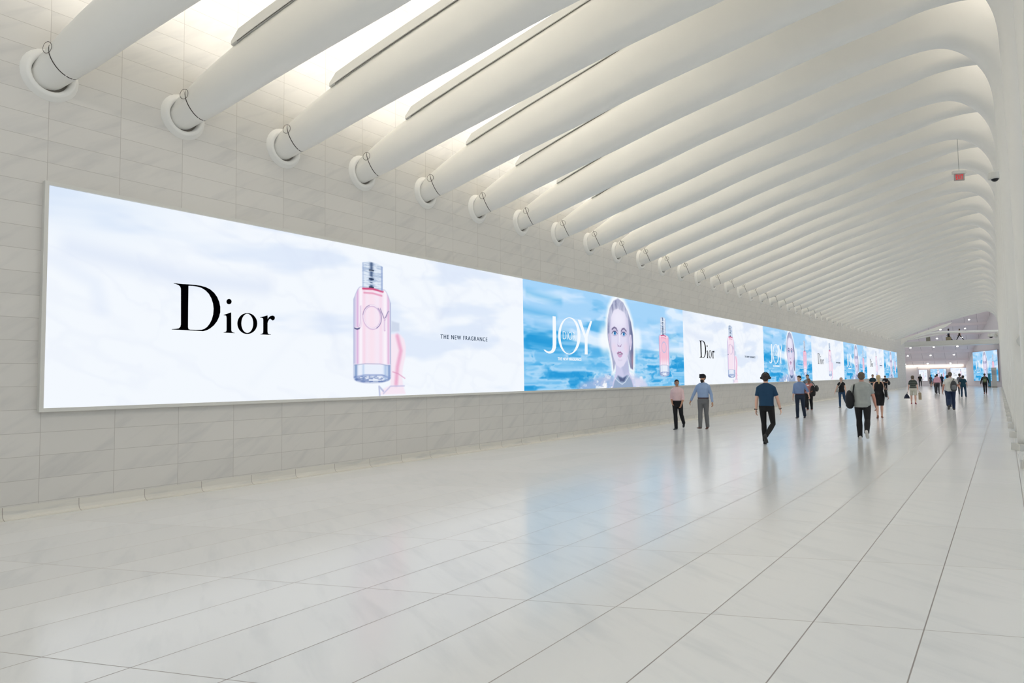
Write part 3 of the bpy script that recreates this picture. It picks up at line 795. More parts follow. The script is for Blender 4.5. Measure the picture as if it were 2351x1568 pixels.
def link(name, me, parent, loc=(0, 0, 0), rz=0.0, sc=(1, 1, 1)):
    o_ = bpy.data.objects.new(name, me); C.objects.link(o_); o_.parent = parent
    o_.location = loc; o_.rotation_euler = (0, 0, rz); o_.scale = sc
    return o_
def add_picture(parent, white, loc, rz=0.0, sc=(1, 1, 1)):
    p = link('picture', ME_WHITE if white else ME_BLUE, parent, loc, rz, sc)
    for nm, me in ((('brand_lettering', ME_D), ('small_lettering', ME_T1)) if white else (('large_lettering', ME_J), ('brand_lettering', ME_DS), ('small_lettering', ME_T2))):
        link(nm, me, p, (0, -0.012, 0))
    return p
vw = empty('video_wall', (WX, PY0, 1.36))
tag(vw, 'very long lit advertising screen with alternating white and blue pictures on the left wall', 'screen')
H = PZ1 - PZ0
m = MB()
e = 0.05
LY = 8 * PL - 0.3
m.box(0, 0.045, 0, LY, 0.05, 0.05 + H)                    # housing
m.box(0, 0.085, -e, LY + e, 0.0, 0.05).box(0, 0.085, -e, LY + e, 0.05 + H, 0.1 + H).box(0, 0.085, -e, 0, 0.05, 0.05 + H).box(0, 0.085, LY, LY + e, 0.05, 0.05 + H)
m.build('frame', M_FRAME, vw)
for i in range(8):
    add_picture(vw, i % 2 == 0, (0.05, i * PL, 0.05), PI / 2, (1, 1, 1) if i < 7 else ((PL - 0.3) / PL, 1, 1))

# ================================================================== FAR HALL
struct(MB().box(-18, 3.0, 120.2, 120.6, 0, 3.15).build('wall_back', M_HALL))
# sloping panelled ceiling with raised seams
def slope_z(y): return 3.1 + (120.0 - y) * 0.6
M_SLOPE = tile_material('ceiling_panels', (1, 0, 0, -12.7, 1.43), (0, 1, 0, 119.5, 1.9), 0.012, 0.0, (0.86, 0.77, 0.78, 1), (0.80, 0.71, 0.72, 1), (0.5, 0.43, 0.44, 1), 0.4, ((0, 0, 0), (1, 1, 1)), 0.6)
struct(MB().prism([(120.3, slope_z(120.3)), (108.0, slope_z(108.0)), (108.0, slope_z(108.0) + 0.3), (120.3, slope_z(120.3) + 0.3)], lambda p, s: ((-18, 0.5)[s], p[0], p[1])).build('ceiling.001', M_SLOPE))
for i, y in enumerate([118.6, 116.6, 114.7, 112.8, 110.9]):
    z = slope_z(y)
    m = MB().prism([(y - 0.22, z + 0.14), (y - 0.14, z - 0.16), (y + 0.10, z - 0.26), (y + 0.24, z - 0.14), (y + 0.3, z - 0.1)], lambda p, s: ((-18, -0.6 - 0.31 * (p[0] - 108))[s], p[0], p[1]))
    struct(m.build('trim_%d' % (3 + i), M_HALLC))
# slanted right wall of the hall
def hw(t, off=0.0):  # t metres along the wall from its near end
    d = Vector((-4.6 + 0.2, 120.2 - 106.0, 0)); L_ = d.length; d.normalize(); n_ = Vector((-d.y, d.x, 0))
    p = Vector((-0.2, 106.0, 0)) + d * t + n_ * off
    return p
d_ = math.hypot(4.4, 14.2)
struct(MB().prism([(0, 0), (d_, 0), (d_, 13), (0, 13)], lambda p, s: (hw(p[0], -0.3 * s).x, hw(p[0], -0.3 * s).y, p[1])).build('wall_right', M_HALL))
# cove light over the end wall
cl = MB().box(-14, -4.9, 119.9, 120.15, 3.0, 3.03).build('cove_light', emit('cove_lamp', (255, 246, 228), 5.0))
tag(cl, 'warm strip light running above the screens of the end wall', 'light')
# door in the end wall
dr = MB().box(-12.86, -12.45, 120.12, 120.22, 0, 2.45).build('door_1', mat('bronze_door', (98, 88, 78), 0.4)); struct(dr)
struct(MB().box(-9.95 - 0.9, -9.95 - 0.72, 120.0, 120.2, 0, 3.1).build('trim_8', M_HALL))

def wall_screen(name, x0, x1, y, z0, z1, white, label, sa=0.0, crop=1.0):
    t = empty(name, (x0, y, z0))
    w = x1 - x0; h = z1 - z0
    MB().box(-0.06, w + 0.06, 0.0, 0.1, -0.06, h + 0.06).build('housing', mat('screen_edge', (190, 170, 176), 0.5), t)
    add_picture(t, white, (0, -0.012, 0), 0, (w / PL, 1, h / H))
    return tag(t, label, 'screen', 'advertising screens in the far hall')
wall_screen('wall_screen', -10.6, -9.48, 120.08, 0.78, 2.47, True, 'smallest white advertising screen on the end wall, nearest the dark door')
wall_screen('wall_screen', -9.08, -7.06, 120.08, 0.74, 2.56, False, 'blue advertising screen in the middle of the end wall')
wall_screen('wall_screen', -6.52, -4.08, 120.08, 0.70, 2.68, True, 'largest white advertising screen on the end wall, at its right end')
# large blue screen on the slanted wall
t = empty('wall_screen', tuple(hw(10.95, 0.12) + Vector((0, 0, 0.78))), math.atan2(106.0 - 120.2, -0.2 + 4.6))
MB().box(-0.06, 9.86, 0.0, 0.1, -0.06, 4.08).build('housing', mat('screen_edge', (190, 170, 176), 0.5), t)
add_picture(t, False, (0, -0.012, 0), 0, (9.8 / PL, 1, 4.02 / H))
tag(t, 'big blue advertising screen on the slanted wall right of the far hall', 'screen', 'advertising screens in the far hall')

# downlights
rowsY = [119.5, 117.5, 115.6, 113.7, 111.8, 110.0]
LX = [[-12.15, -9.21, -6.36], [-11.5, -8.61, -5.77], [-10.88, -8.0, -5.17], [-7.39, -4.53], [-6.78, -4.01], [-3.44]]
Y0s = [118, 115.6, 113.2, 110.8, 108.4, 106]
names_row = ['lowest row', 'second row up', 'row below the footbridge', 'row above the deck', 'row above the handrail', 'top row']
posn = {3: ['left one', 'middle one', 'right one'], 2: ['left one', 'right one'], 1: ['single one']}
first = None
for r, (yy, xs_) in enumerate(zip(rowsY, LX)):
    for j, x in enumerate(xs_):
        X_ = x * yy / Y0s[r]
        if first is None:
            dl = empty('downlight')
            m = MB(); nn = 16
            m.loft([[(q * math.cos(2 * PI * i / nn), q * math.sin(2 * PI * i / nn), zz) for i in range(nn)] for q, zz in ((0.10, 0.0), (0.17, -0.03), (0.18, 0.05))], cap=False)
            m.build('rim', M_FRAME, dl, smooth=True)
            m = MB(); m.V = [(0.105 * math.cos(2 * PI * i / nn), 0.105 * math.sin(2 * PI * i / nn), -0.008) for i in range(nn)]; m.F = [tuple(range(nn))[::-1]]
            m.build('lens', emit('downlight_lens', (255, 248, 244), 45.0), dl)
            first = dl
        else:
            dl = first.copy(); C.objects.link(dl)
            for ch in list(first.children):
                c2 = ch.copy(); C.objects.link(c2); c2.parent = dl
        dl.location = (X_, yy, slope_z(yy) - 0.02); dl.rotation_euler = (-math.atan(0.6), 0, 0)
        tag(dl, 'round downlight in the far sloping ceiling, %s, %s' % (names_row[r], posn[len(xs_)][j]), 'downlight', 'downlights in the far ceiling')

# footbridge
fb = empty('footbridge', (-11.4, 104, 5.5))
MB().box(0, 11.2, 0, 4.0, 0.0, 0.12).box(0, 11.2, -0.05, 0.3, 0.1, 0.62).box(0, 11.2, 0.3, 3.7, 0.5, 0.62).box(0, 11.2, 3.7, 4.05, 0.1, 0.62).box(0, 11.2, -0.09, -0.05, 0.45, 0.62).build('deck', M_FRAME, fb)
MB().tube([(0.6, 0.08, 0.72), (2.0, 0.08, 1.22), (3.3, 0.08, 1.58), (4.6, 0.08, 1.72), (7, 0.08, 1.66), (11.2, 0.08, 1.57)], [(0.05, 0.10), (0.06, 0.13), (0.07, 0.15), (0.07, 0.15), (0.07, 0.15), (0.07, 0.15)], ref=(0, 1, 0), n=12).build('handrail', M_RIB, fb, smooth=True)
MB().tube([(0.2, 0.15, 0.7), (2.0, 0.15, 1.0), (4.0, 0.15, 1.34), (5.3, 0.15, 1.55)], [0.05, 0.09, 0.1, 0.04], n=10).build('stringer', M_RIB, fb, smooth=True)
tag(fb, 'white footbridge with thick curved handrail crossing the far end of the concourse', 'bridge')
bn = MB().box(-8.25, -7.8, 105.0, 105.4, 6.121, 6.78).build('litter_bin', mat('grey_bin', (138, 134, 122), 0.6))
tag(bn, 'grey brown box standing on the footbridge deck left of the walkers', 'bin')

# information pillar and teal banner
kx = empty('information_pillar', (-1.08, 104.4, 0))
MB().box(-0.25, 0.25, -0.14, 0.14, 0.0, 2.5).build('panel', mat('pale_stone_panel', (186, 184, 178), 0.5), kx)
MB().box(-0.28, 0.28, -0.2, 0.2, 0.0, 0.1).build('base', mat('dark_base', (120, 110, 96), 0.6), kx)
MB().box(-0.2, 0.2, -0.15, -0.14, 1.55, 2.15).build('notice', mat('grey_notice', (160, 162, 166), 0.5), kx)
tag(kx, 'tall grey information pillar in front of the big blue screen', 'sign')
bk = empty('standing_banner', (-1.60, 104.8, 0))
MB().box(-0.15, 0.15, -0.05, 0.05, 0.12, 1.78).build('panel', mat('teal_panel', (34, 136, 168), 0.5), bk)
MB().box(-0.18, 0.18, -0.15, 0.15, 0.0, 0.12).build('foot', mat('dark_base', (120, 110, 96), 0.6), bk)
tag(bk, 'narrow teal banner standing left of the grey information pillar', 'banner')

# ================================================================== EXIT SIGN, CAMERAS
es = empty('exit_sign', (-0.9, 25.8, 8.12), 0.5)
MB().box(-0.19, 0.19, -0.06, 0.06, 0.02, 0.11).build('canopy', M_FRAME, es)
MB().tube([(0, 0, 0.1), (0, 0, 1.16)], [0.008, 0.008], n=8, round_ends=False).build('rod', mat('grey_rod', (170, 170, 165), 0.4), es)
MB().box(-0.15, 0.15, -0.02, 0.02, -0.2, 0.02).build('panel', mat('sign_panel', (170, 160, 155), 0.4), es)
me = text_mesh('EXIT', 0.22, 0.15, -0.11, -0.165, thin=0.008); me.materials.append(emit('exit_red', (235, 28, 40), 1.0))
link('lettering', me, es, (0, -0.021, 0))
tag(es, 'small hanging sign reading EXIT in red beneath a long rib', 'sign')

def dome_camera(loc, s, label, d=(-1, -0.3)):
    t = empty('dome_camera', loc)
    dv = Vector((d[0], d[1], 0)).normalized()
    m = MB()
    m.loft([[(r * math.cos(2 * PI * i / 24) * s, r * math.sin(2 * PI * i / 24) * s, z * s) for i in range(24)] for r, z in ((0.02, .12), (0.13, .115), (0.15, .09), (0.155, -.04), (0.15, -.07), (0.11, -.075))])
    m.build('housing', M_FRAME, t, smooth=False)
    MB().ball((0, 0, -0.06 * s), (0.09 * s, 0.09 * s, 0.085 * s), 20, 10).build('dome', M_BLACKM, t, smooth=True)
    MB().tube([tuple(-dv * 0.1 * s), tuple(-dv * 0.26 * s)], [0.05 * s, 0.06 * s], ref=(0, 0, 1)).build('arm', M_FRAME, t, smooth=True)
    a = dv; b_ = Vector((-a.y, a.x, 0))
    m = MB(); c_ = -dv * 0.27 * s
    m.loft([[tuple(c_ - a * q * s + b_ * (0.19 * s * math.cos(2 * PI * i / 28)) + Vector((0, 0, 0.19 * s * math.sin(2 * PI * i / 28)))) for i in range(28)] for q in (0, 0.03)])
    m.build('mounting_plate', M_FRAME, t)
    return tag(t, label, 'camera')
dome_camera((0.02, 21.9, 6.95), 1.0, 'white security camera with black dome high on a right-hand column')
dome_camera((-0.42, 37.0, 3.42), 0.8, 'tiny white dome camera on a column beside the footbridge end', (-1, -0.5))
def column_fitting(k, z):
    y0 = skx(k); yc = y0 + SK * 10.5
    x = 0.12 + rib_offset(yc)
    p = Vector((x + 0.18, yc + 0.07, z)) - NRM * 0.215
    t = empty('wall_fitting', tuple(p))
    ex = Vector((1, SK, 0)).normalized()
    m = MB(); nn = 24
    m.loft([[tuple(ex * (r * math.cos(2 * PI * i / nn)) - NRM * q + Vector((0, 0, r * 1.0 * math.sin(2 * PI * i / nn)))) for i in range(nn)] for r, q in ((0.15, 0), (0.15, 0.02), (0.135, 0.03))])
    m.build('plate', M_FRAME, t)
    MB().tube([tuple(-NRM * 0.03), tuple(-NRM * 0.09)], [0.04, 0.03], ref=(0, 0, 1)).build('nozzle', mat('fitting_metal', (168, 166, 160), 0.4), t, smooth=True)
    return t
for i, k in enumerate((6, 8, 10, 12, 14)):
    tag(column_fitting(k, 2.42 - 0.06 * i), 'round white fitting at eye level on the %s right-hand column from the near end' % ORD[i], 'fitting', 'round fittings on the columns')
# ================================================================== PEOPLE
SKIN = {'fair': (222, 178, 156), 'pale': (214, 172, 150), 'tan': (186, 138, 108), 'brown': (128, 86, 64), 'ruddy': (208, 150, 130)}
def skin_mat(k): return mat('skin_' + k, SKIN[k], 0.55, var=0.04, scale=12)
def cloth(name, col, rough=0.85): return mat('cloth_' + name, col, rough, var=0.10, scale=9)
HAIR = {'black': (20, 17, 17), 'dark_brown': (44, 32, 26), 'brown': (78, 58, 42), 'blond': (196, 172, 128), 'grey_brown': (92, 80, 66)}

def make_person(name_label, x, y, facing, H=1.75, w=1.0, sex='m', skin='fair', hair='short', hair_col='dark_brown', shirt=None, sleeve='short', collar=True, tuck=True,
                bottom='trousers', bottom_col=None, shoes=(24, 22, 22), legs=((18, 6, -2), (-16, 14, -2)), arms=((-14, 12, 8), (12, 12, 16)), head=(0, 0), face=False, belt=None,
                voxel=0.0075, z=0.0, group=None, extra=None, beard=False, shirt_hem=None, lean=0):
    s = H / 1.75
    R = math.radians
    root = empty('person', (x, y, z), R(facing))
    wf = w
    fem = sex == 'f'
    # ---- joints, facing +y, +x is the person's right
    hipz, hipx = 0.93, 0.092 * (1.02 if fem else 1) * (0.6 + 0.4 * wf)
    L = []
    for side, lg in zip((-1, 1), legs):        # left leg first
        hf, kf, sp_ = lg[:3]; sp2 = lg[3] if len(lg) > 3 else sp_ * 0.6
        hip = Vector((side * hipx, 0, hipz))
        a = R(hf)
        d1 = Vector((side * math.sin(R(sp_)), math.sin(a), -math.cos(a))).normalized()
        knee = hip + d1 * 0.43
        b_ = R(hf - kf)
        d2 = Vector((side * math.sin(R(sp2)), math.sin(b_), -math.cos(b_))).normalized()
        ank = knee + d2 * 0.42
        toe = Vector((side * 0.12, math.cos(b_), math.sin(b_))).normalized()
        # a planted foot lies flat
        if abs(hf - kf) < 14 : toe = Vector((side * 0.12, 1, 0.0 if hf - kf < 6 else 0.12)).normalized()
        L.append((hip, knee, ank, toe, -d2))
    low = min(min((an + up_ * -0.075).z, (an - up_ * 0.075 + t_ * 0.14).z) for _, _, an, t_, up_ in L)
    dz = -low
    def up(v): return Vector((v.x, v.y, v.z + dz)) * s
    def T(zz, xx=0, yy=0):  # torso point with lean
        return Vector((xx, yy + (zz - 0.95) * math.tan(R(lean)), zz + dz)) * s
    sh_z = 1.42
    shx = (0.178 if not fem else 0.155) * (0.55 + 0.45 * wf)
    A = []
    for side, arm in zip((-1, 1), arms):
        sw, ab, el = arm[:3]; inn = arm[3] if len(arm) > 3 else 0
        S = T(sh_z - 0.048, side * shx, 0)
        d1 = Vector((side * math.sin(R(ab)), math.sin(R(sw)) * math.cos(R(ab)), -math.cos(R(sw)) * math.cos(R(ab)))).normalized()
        E = S + d1 * 0.285 * s
        f = R(sw + el)
        d2 = Vector((side * math.sin(R(ab * 0.6 - inn)), math.sin(f) * math.cos(R(inn)), -math.cos(f) * math.cos(R(inn)))).normalized()
        Wp = E + d2 * 0.25 * s
        A.append((S, E, Wp, d2, side))
    yaw_h, tilt_h = head
    # ---- torso profile (z, half width, half depth, y shift)
    if fem: prof = [(0.86, .150, .105, 0), (0.93, .168, .118, -.008), (1.0, .155, .108, -.004), (1.10, .124, .090, 0), (1.20, .138, .100, .006), (1.29, .150, .112, .012), (1.37, .150, .095, 0), (1.43, .120, .07, -.005), (1.465, .065, .058, 0)]
    else: prof = [(0.86, .152, .105, 0), (0.93, .160, .112, -.006), (1.0, .150, .106, 0), (1.10, .146, .102, .004), (1.20, .160, .110, .006), (1.30, .175, .118, .006), (1.38, .172, .102, 0), (1.435, .130, .078, -.005), (1.47, .072, .062, 0)]
    # ---- body: one continuous skin
    m = MB()
    bp_ = [(0.935, .11, .075, 0)] + prof[2:]
    m.tube([T(a, 0, d) for a, b_, c, d in bp_], [(b_ * s * wf, c * s * wf) for a, b_, c, d in bp_], ref=(1, 0, 0), n=18, round_ends=False)
    m.ball(T(1.46), .05 * s)
    hc = T(1.625) + Vector((0, 0.012 * s, 0)); 
    m.tube([T(1.42), T(1.50, 0, .004), T(1.56, 0, .008)], [.060 * s, .053 * s * (0.9 if fem else 1), .054 * s * (0.9 if fem else 1)], ref=(1, 0, 0), n=12)
    # head: skull + jaw + nose + ears, turned by head=(yaw,tilt)
    hm = Matrix.Translation(hc) @ Matrix.Rotation(R(yaw_h), 4, 'Z') @ Matrix.Rotation(R(tilt_h), 4, 'X')
    h_ = MB()
    h_.ball((0, -0.012 * s, 0.028 * s), (0.074 * s, 0.092 * s, 0.090 * s), 18, 12)
    h_.ball((0, 0.018 * s, -0.035 * s), (0.058 * s, 0.070 * s, 0.075 * s), 16, 10)
    h_.ball((0, 0.045 * s, -0.082 * s), (0.030 * s, 0.032 * s, 0.026 * s), 10, 8)
    h_.tube([(0, 0.082 * s, 0.02 * s), (0, 0.098 * s, -0.018 * s), (0, 0.090 * s, -0.026 * s)], [.009 * s, .014 * s, .013 * s], ref=(1, 0, 0), n=8)
    for sd in (-1, 1): h_.ball((sd * 0.076 * s, -0.010 * s, -0.005 * s), (0.011 * s, 0.019 * s, 0.031 * s), 10, 8)
    b0 = len(m.V); m.V += [tuple(hm @ Vector(v)) for v in h_.V]; m.F += [tuple(i + b0 for i in f) for f in h_.F]
    # arms and hands
    for S, E, Wp, d2, side in A:
        g = s * (0.7 + 0.3 * wf) * (0.86 if fem else 1)
        m.tube([T(1.455, side * .03, -.004), T(1.425, side * .10, -.002), S], [.040 * s, .040 * s, .046 * s], n=12)
        m.tube([S, S.lerp(E, .45), E, E.lerp(Wp, .35), Wp], [.050 * g, .045 * g, .037 * g, .038 * g, .024 * g], n=12)
        fwd = Vector((0, 1, 0)); fwd = (fwd - d2 * fwd.dot(d2)); 
        if fwd.length < 0.3: fwd = Vector((0, 0, 1)) - d2 * d2.z
        fwd.normalize()                                   # across the palm, towards the thumb
        inn_ = fwd.cross(d2) * (-side)
        if inn_.x * side > 0: inn_ = -inn_               # palm normal, facing the thigh
        pal = Wp + d2 * 0.085 * s
        m.tube([Wp, Wp + d2 * 0.03 * s, pal], [(.026 * s, .017 * s), (.036 * s, .016 * s), (.040 * s, .013 * s)], ref=fwd, n=12)
        for q, (off, ln_) in enumerate(((.032, .066), (.011, .076), (-.011, .072), (-.032, .056))):
            p0 = pal + fwd * off * s - d2 * 0.004 * s
            c1 = p0 + (d2 * 0.92 + inn_ * 0.38 + fwd * off * 1.5).normalized() * ln_ * 0.5 * s
            c2 = c1 + (d2 * 0.70 + inn_ * 0.70).normalized() * ln_ * 0.32 * s
            c3 = c2 + (d2 * 0.35 + inn_ * 0.9).normalized() * ln_ * 0.22 * s
            m.tube([p0, c1, c2, c3], [.0092 * s, .0085 * s, .008 * s, .007 * s], n=8)
        t0 = Wp + d2 * 0.022 * s + fwd * 0.026 * s
        t1 = t0 + (fwd * 0.75 + d2 * 0.7 + inn_ * 0.2).normalized() * 0.034 * s
        t2 = t1 + (d2 * 1.0 + fwd * 0.2 + inn_ * 0.3).normalized() * 0.030 * s
        m.tube([t0, t1, t2], [.012 * s, .0105 * s, .009 * s], n=8)
    # legs
    for hip, knee, ank, toe, upv in L:
        g = (0.65 + 0.35 * wf)
        H0, K0, A0 = up(hip), up(knee), up(ank)
        m.tube([H0 + (K0 - H0) * .02, H0.lerp(K0, .5), K0, K0.lerp(A0, .32), K0.lerp(A0, .75), A0], [.080 * s * g, .068 * s * g, .051 * s, .053 * s * g, .038 * s, .034 * s], n=12)
        m.tube([A0 - upv * 0.03 * s, A0 - upv * .05 * s + toe * .05 * s, A0 - upv * .058 * s + toe * 0.12 * s], [(.032 * s, .030 * s), (.036 * s, .024 * s), (.038 * s, .015 * s)], ref=(1, 0, 0), n=10)
    body = m.build('body', skin_mat(skin), root)
    fuse(body, voxel * s, 2, 0.5)
    cvx = max(0.009, voxel)
    # ---- hair
    hmt = mat('hair_' + hair_col, HAIR[hair_col], 0.6, var=0.25, scale=60)
    def headpart(build_fn, nm, material, vx=0.008):
        q = MB(); build_fn(q)
        q.V = [tuple(hm @ Vector(v)) for v in q.V]
        o_ = q.build(nm, material, root)
        return fuse(o_, vx * s, 2, 0.5)
    def S_(v): return tuple(c * s for c in v)
    if hair == 'short' or hair == 'receding':
        def f(q):
            zt = 0.045 if hair == 'short' else 0.036
            q.ball(S_((0, -0.020, zt)), S_((0.083, 0.094, 0.084 if hair == 'short' else 0.074)))
            q.ball(S_((0, -0.045, -0.005)), S_((0.078, 0.066, 0.080)))
            if hair == 'short': q.ball(S_((0, 0.028, 0.092)), S_((0.058, 0.042, 0.030)))
        headpart(f, 'hair', hmt)
    elif hair == 'turban':
        def f(q):
            q.ball(S_((0, -0.012, 0.066)), S_((0.098, 0.112, 0.082)))
            q.ball(S_((0, -0.050, 0.015)), S_((0.084, 0.074, 0.085)))
            for i in range(4):
                sg = 1 if i % 2 else -1
                q.tube([S_((0.094 * (1.0 - i * .05) * math.cos(t), -0.014 + 0.106 * (1.0 - i * .05) * math.sin(t), 0.040 + i * 0.022 + 0.020 * math.sin(t) + sg * 0.018 * math.cos(t))) for t in np.linspace(0, 2 * PI, 24)], [0.017 * s] * 24, n=8)
        headpart(f, 'turban', cloth('black_turban', (18, 20, 30)))
    elif hair == 'bun':
        def f(q):
            q.ball(S_((0, -0.022, 0.040)), S_((0.081, 0.090, 0.084))); q.ball(S_((0, -0.045, 0.0)), S_((0.076, 0.066, 0.08)))
            q.ball(S_((0.02, -0.115, 0.03)), S_((0.036, 0.034, 0.036)))
        headpart(f, 'hair', hmt)
    elif hair == 'pony':
        def f(q):
            q.ball(S_((0, -0.022, 0.040)), S_((0.084, 0.092, 0.084))); q.ball(S_((0, -0.048, 0.0)), S_((0.080, 0.068, 0.085)))
            q.tube([S_((0, -0.10, 0.05)), S_((0, -0.135, -0.02)), S_((0.012, -0.140, -0.13)), S_((0.018, -0.13, -0.24))], [S_((.036, .03)), S_((.048, .032)), S_((.044, .026)), S_((.02, .014))], ref=(1, 0, 0), n=10)
        headpart(f, 'hair', hmt)
    elif hair == 'bob':
        def f(q):
            q.ball(S_((0, -0.022, 0.036)), S_((0.094, 0.100, 0.086))); q.ball(S_((0, -0.040, -0.03)), S_((0.096, 0.074, 0.085)))
        headpart(f, 'hair', hmt)
    elif hair == 'curly':
        def f(q):
            rr = random.Random(3)
            for i in range(26):
                a = rr.uniform(0, 2 * PI); b_ = rr.uniform(-0.2, 1.5)
                q.ball(S_((0.085 * math.cos(a) * math.cos(b_), -0.03 + 0.09 * math.sin(a) * math.cos(b_) * (1 if math.sin(a) < 0 else .7), 0.035 + 0.085 * math.sin(b_))), 0.036 * s, 8, 6)
            q.ball(S_((0, -0.03, 0.035)), S_((0.09, 0.09, 0.09)))
        headpart(f, 'hair', hmt)
    elif hair == 'cap':
        def f(q):
            q.ball(S_((0, -0.015, 0.045)), S_((0.086, 0.102, 0.078))); q.tube([S_((0, 0.06, 0.055)), S_((0, 0.13, 0.04))], [S_((.06, .008)), S_((.05, .007))], ref=(1, 0, 0))
        headpart(f, 'cap', cloth('dark_cap', (24, 26, 32)))
        headpart(lambda q: q.ball(S_((0, -0.045, -0.005)), S_((0.078, 0.060, 0.075))), 'hair', hmt)
    if beard:
        headpart(lambda q: (q.ball(S_((0, 0.040, -0.075)), S_((0.060, 0.056, 0.048))), q.ball(S_((0, 0.045, -0.105)), S_((0.042, 0.036, 0.04))), q.ball(S_((0, 0.086, -0.046)), S_((0.026, 0.012, 0.008)))), 'beard', hmt, 0.006)
    if face:
        for sd in (-1, 1):
            q = MB(); q.ball(S_((sd * 0.030, 0.074, 0.012)), S_((0.015, 0.010, 0.009)), 12, 8); q.V = [tuple(hm @ Vector(v)) for v in q.V]
            e_ = q.build('eye', mat('eye_white', (214, 208, 200), 0.3), root, smooth=True)
            q = MB(); q.ball(S_((sd * 0.030, 0.081, 0.012)), S_((0.0065, 0.005, 0.0065)), 10, 6); q.V = [tuple(hm @ Vector(v)) for v in q.V]
            q.build('iris', mat('iris_dark', (40, 28, 22), 0.3), e_, smooth=True)
            q = MB(); q.tube([S_((sd * 0.014, 0.082, 0.030)), S_((sd * 0.032, 0.082, 0.036)), S_((sd * 0.050, 0.070, 0.030))], [.004 * s, .0052 * s, .003 * s], n=6); q.V = [tuple(hm @ Vector(v)) for v in q.V]
            q.build('eyebrow', hmt, root, smooth=True)
        q = MB(); q.ball(S_((0, 0.086, -0.056)), S_((0.022, 0.007, 0.0065)), 10, 6); q.V = [tuple(hm @ Vector(v)) for v in q.V]
        q.build('mouth', mat('lips_' + skin, tuple(int(c * .78) if i else int(c * .9) for i, c in enumerate(SKIN[skin])), 0.5), root, smooth=True)
    # ---- shirt / top / dress
    gr = 0.012
    hem = shirt_hem if shirt_hem is not None else (0.985 if tuck else 0.86)
    m = MB()
    pr = [(q[0], q[1] * (0.93 if q[0] > 1.36 else 1), q[2], q[3]) for q in prof if q[0] > hem + 0.03 and q[0] < 1.44]
    def at(zz):
        for p, q in zip(prof, prof[1:]):
            if p[0] <= zz <= q[0]:
                t = (zz - p[0]) / (q[0] - p[0]); return tuple(p[i] + (q[i] - p[i]) * t for i in range(1, 4))
        return prof[0][1:]
    loose = 0.0 if fem else 0.010
    st = [(hem,) + at(max(hem, .86))] + pr + [(1.445, at(1.44)[0] * 0.86, at(1.44)[1], 0)] + ([(1.475, .068, .064, 0)] if collar or not fem else [])
    def infl(zz): return gr + loose * max(0, 1 - abs(zz - 1.1) / 0.25)
    m.tube([T(a, 0, d) for a, b_, c, d in st], [((b_ * wf + infl(a)) * s, (c * wf + infl(a)) * s) for a, b_, c, d in st], ref=(1, 0, 0), n=20, round_ends=False)
    for S, E, Wp, d2, side in A:
        g = s * (0.7 + 0.3 * wf) * (0.86 if fem else 1)
        if sleeve != 'none': m.tube([T(1.455, side * .03, -.004), T(1.428, side * .10, -.002), S], [.048 * s, .050 * s, .054 * g], n=14)
        if sleeve == 'short':
            e_ = S.lerp(E, .68); m.tube([S, S.lerp(E, .35), e_], [.052 * g, .054 * g, .057 * g], n=14, round_ends=False); m.ball(S, .053 * g)
        elif sleeve == 'cap':
            m.tube([S, S.lerp(E, .3)], [.055 * g, .054 * g], n=12, round_ends=False); m.ball(S, .055 * g)
        elif sleeve == 'long':
            m.tube([S, S.lerp(E, .5), E, E.lerp(Wp, .5), Wp], [.053 * g, .054 * g, .048 * g, .043 * g, .036 * g], n=14, round_ends=False); m.ball(S, .053 * g); m.ball(E, .050 * g)
        elif sleeve == 'rolled':
            m.tube([S, S.lerp(E, .5), E, E.lerp(Wp, .35)], [.053 * g, .054 * g, .050 * g, .049 * g], n=14, round_ends=False); m.ball(S, .053 * g); m.ball(E, .050 * g)
    if collar:
        m.tube([T(1.465, 0, -.004), T(1.50, 0, -.004)], [(.067 * s, .070 * s), (.062 * s, .064 * s)], ref=(1, 0, 0), n=16, round_ends=False)
    smat = shirt if not isinstance(shirt, tuple) else cloth('%d_%d_%d' % shirt, shirt)
    sn = 'dress' if bottom == 'dress' else 'shirt'
    if bottom == 'dress':
        hemz = 0.50
        H0 = [(0.98,) + at(0.98), (0.90, .170, .122, -.01), (0.80, .172, .125, -.005), (0.66, .160, .118, 0), (hemz, .135 if bottom_col != 'flared' else .2, .105 if bottom_col != 'flared' else .16, 0)]
        m.tube([T(a, 0, d) for a, b_, c, d in H0], [((b_ * wf + gr) * s, (c * wf + gr) * s) for a, b_, c, d in H0], ref=(1, 0, 0), n=20, round_ends=False)
    sh = m.build(sn, smat, root)
    fuse(sh, cvx * s, 7, 0.5)
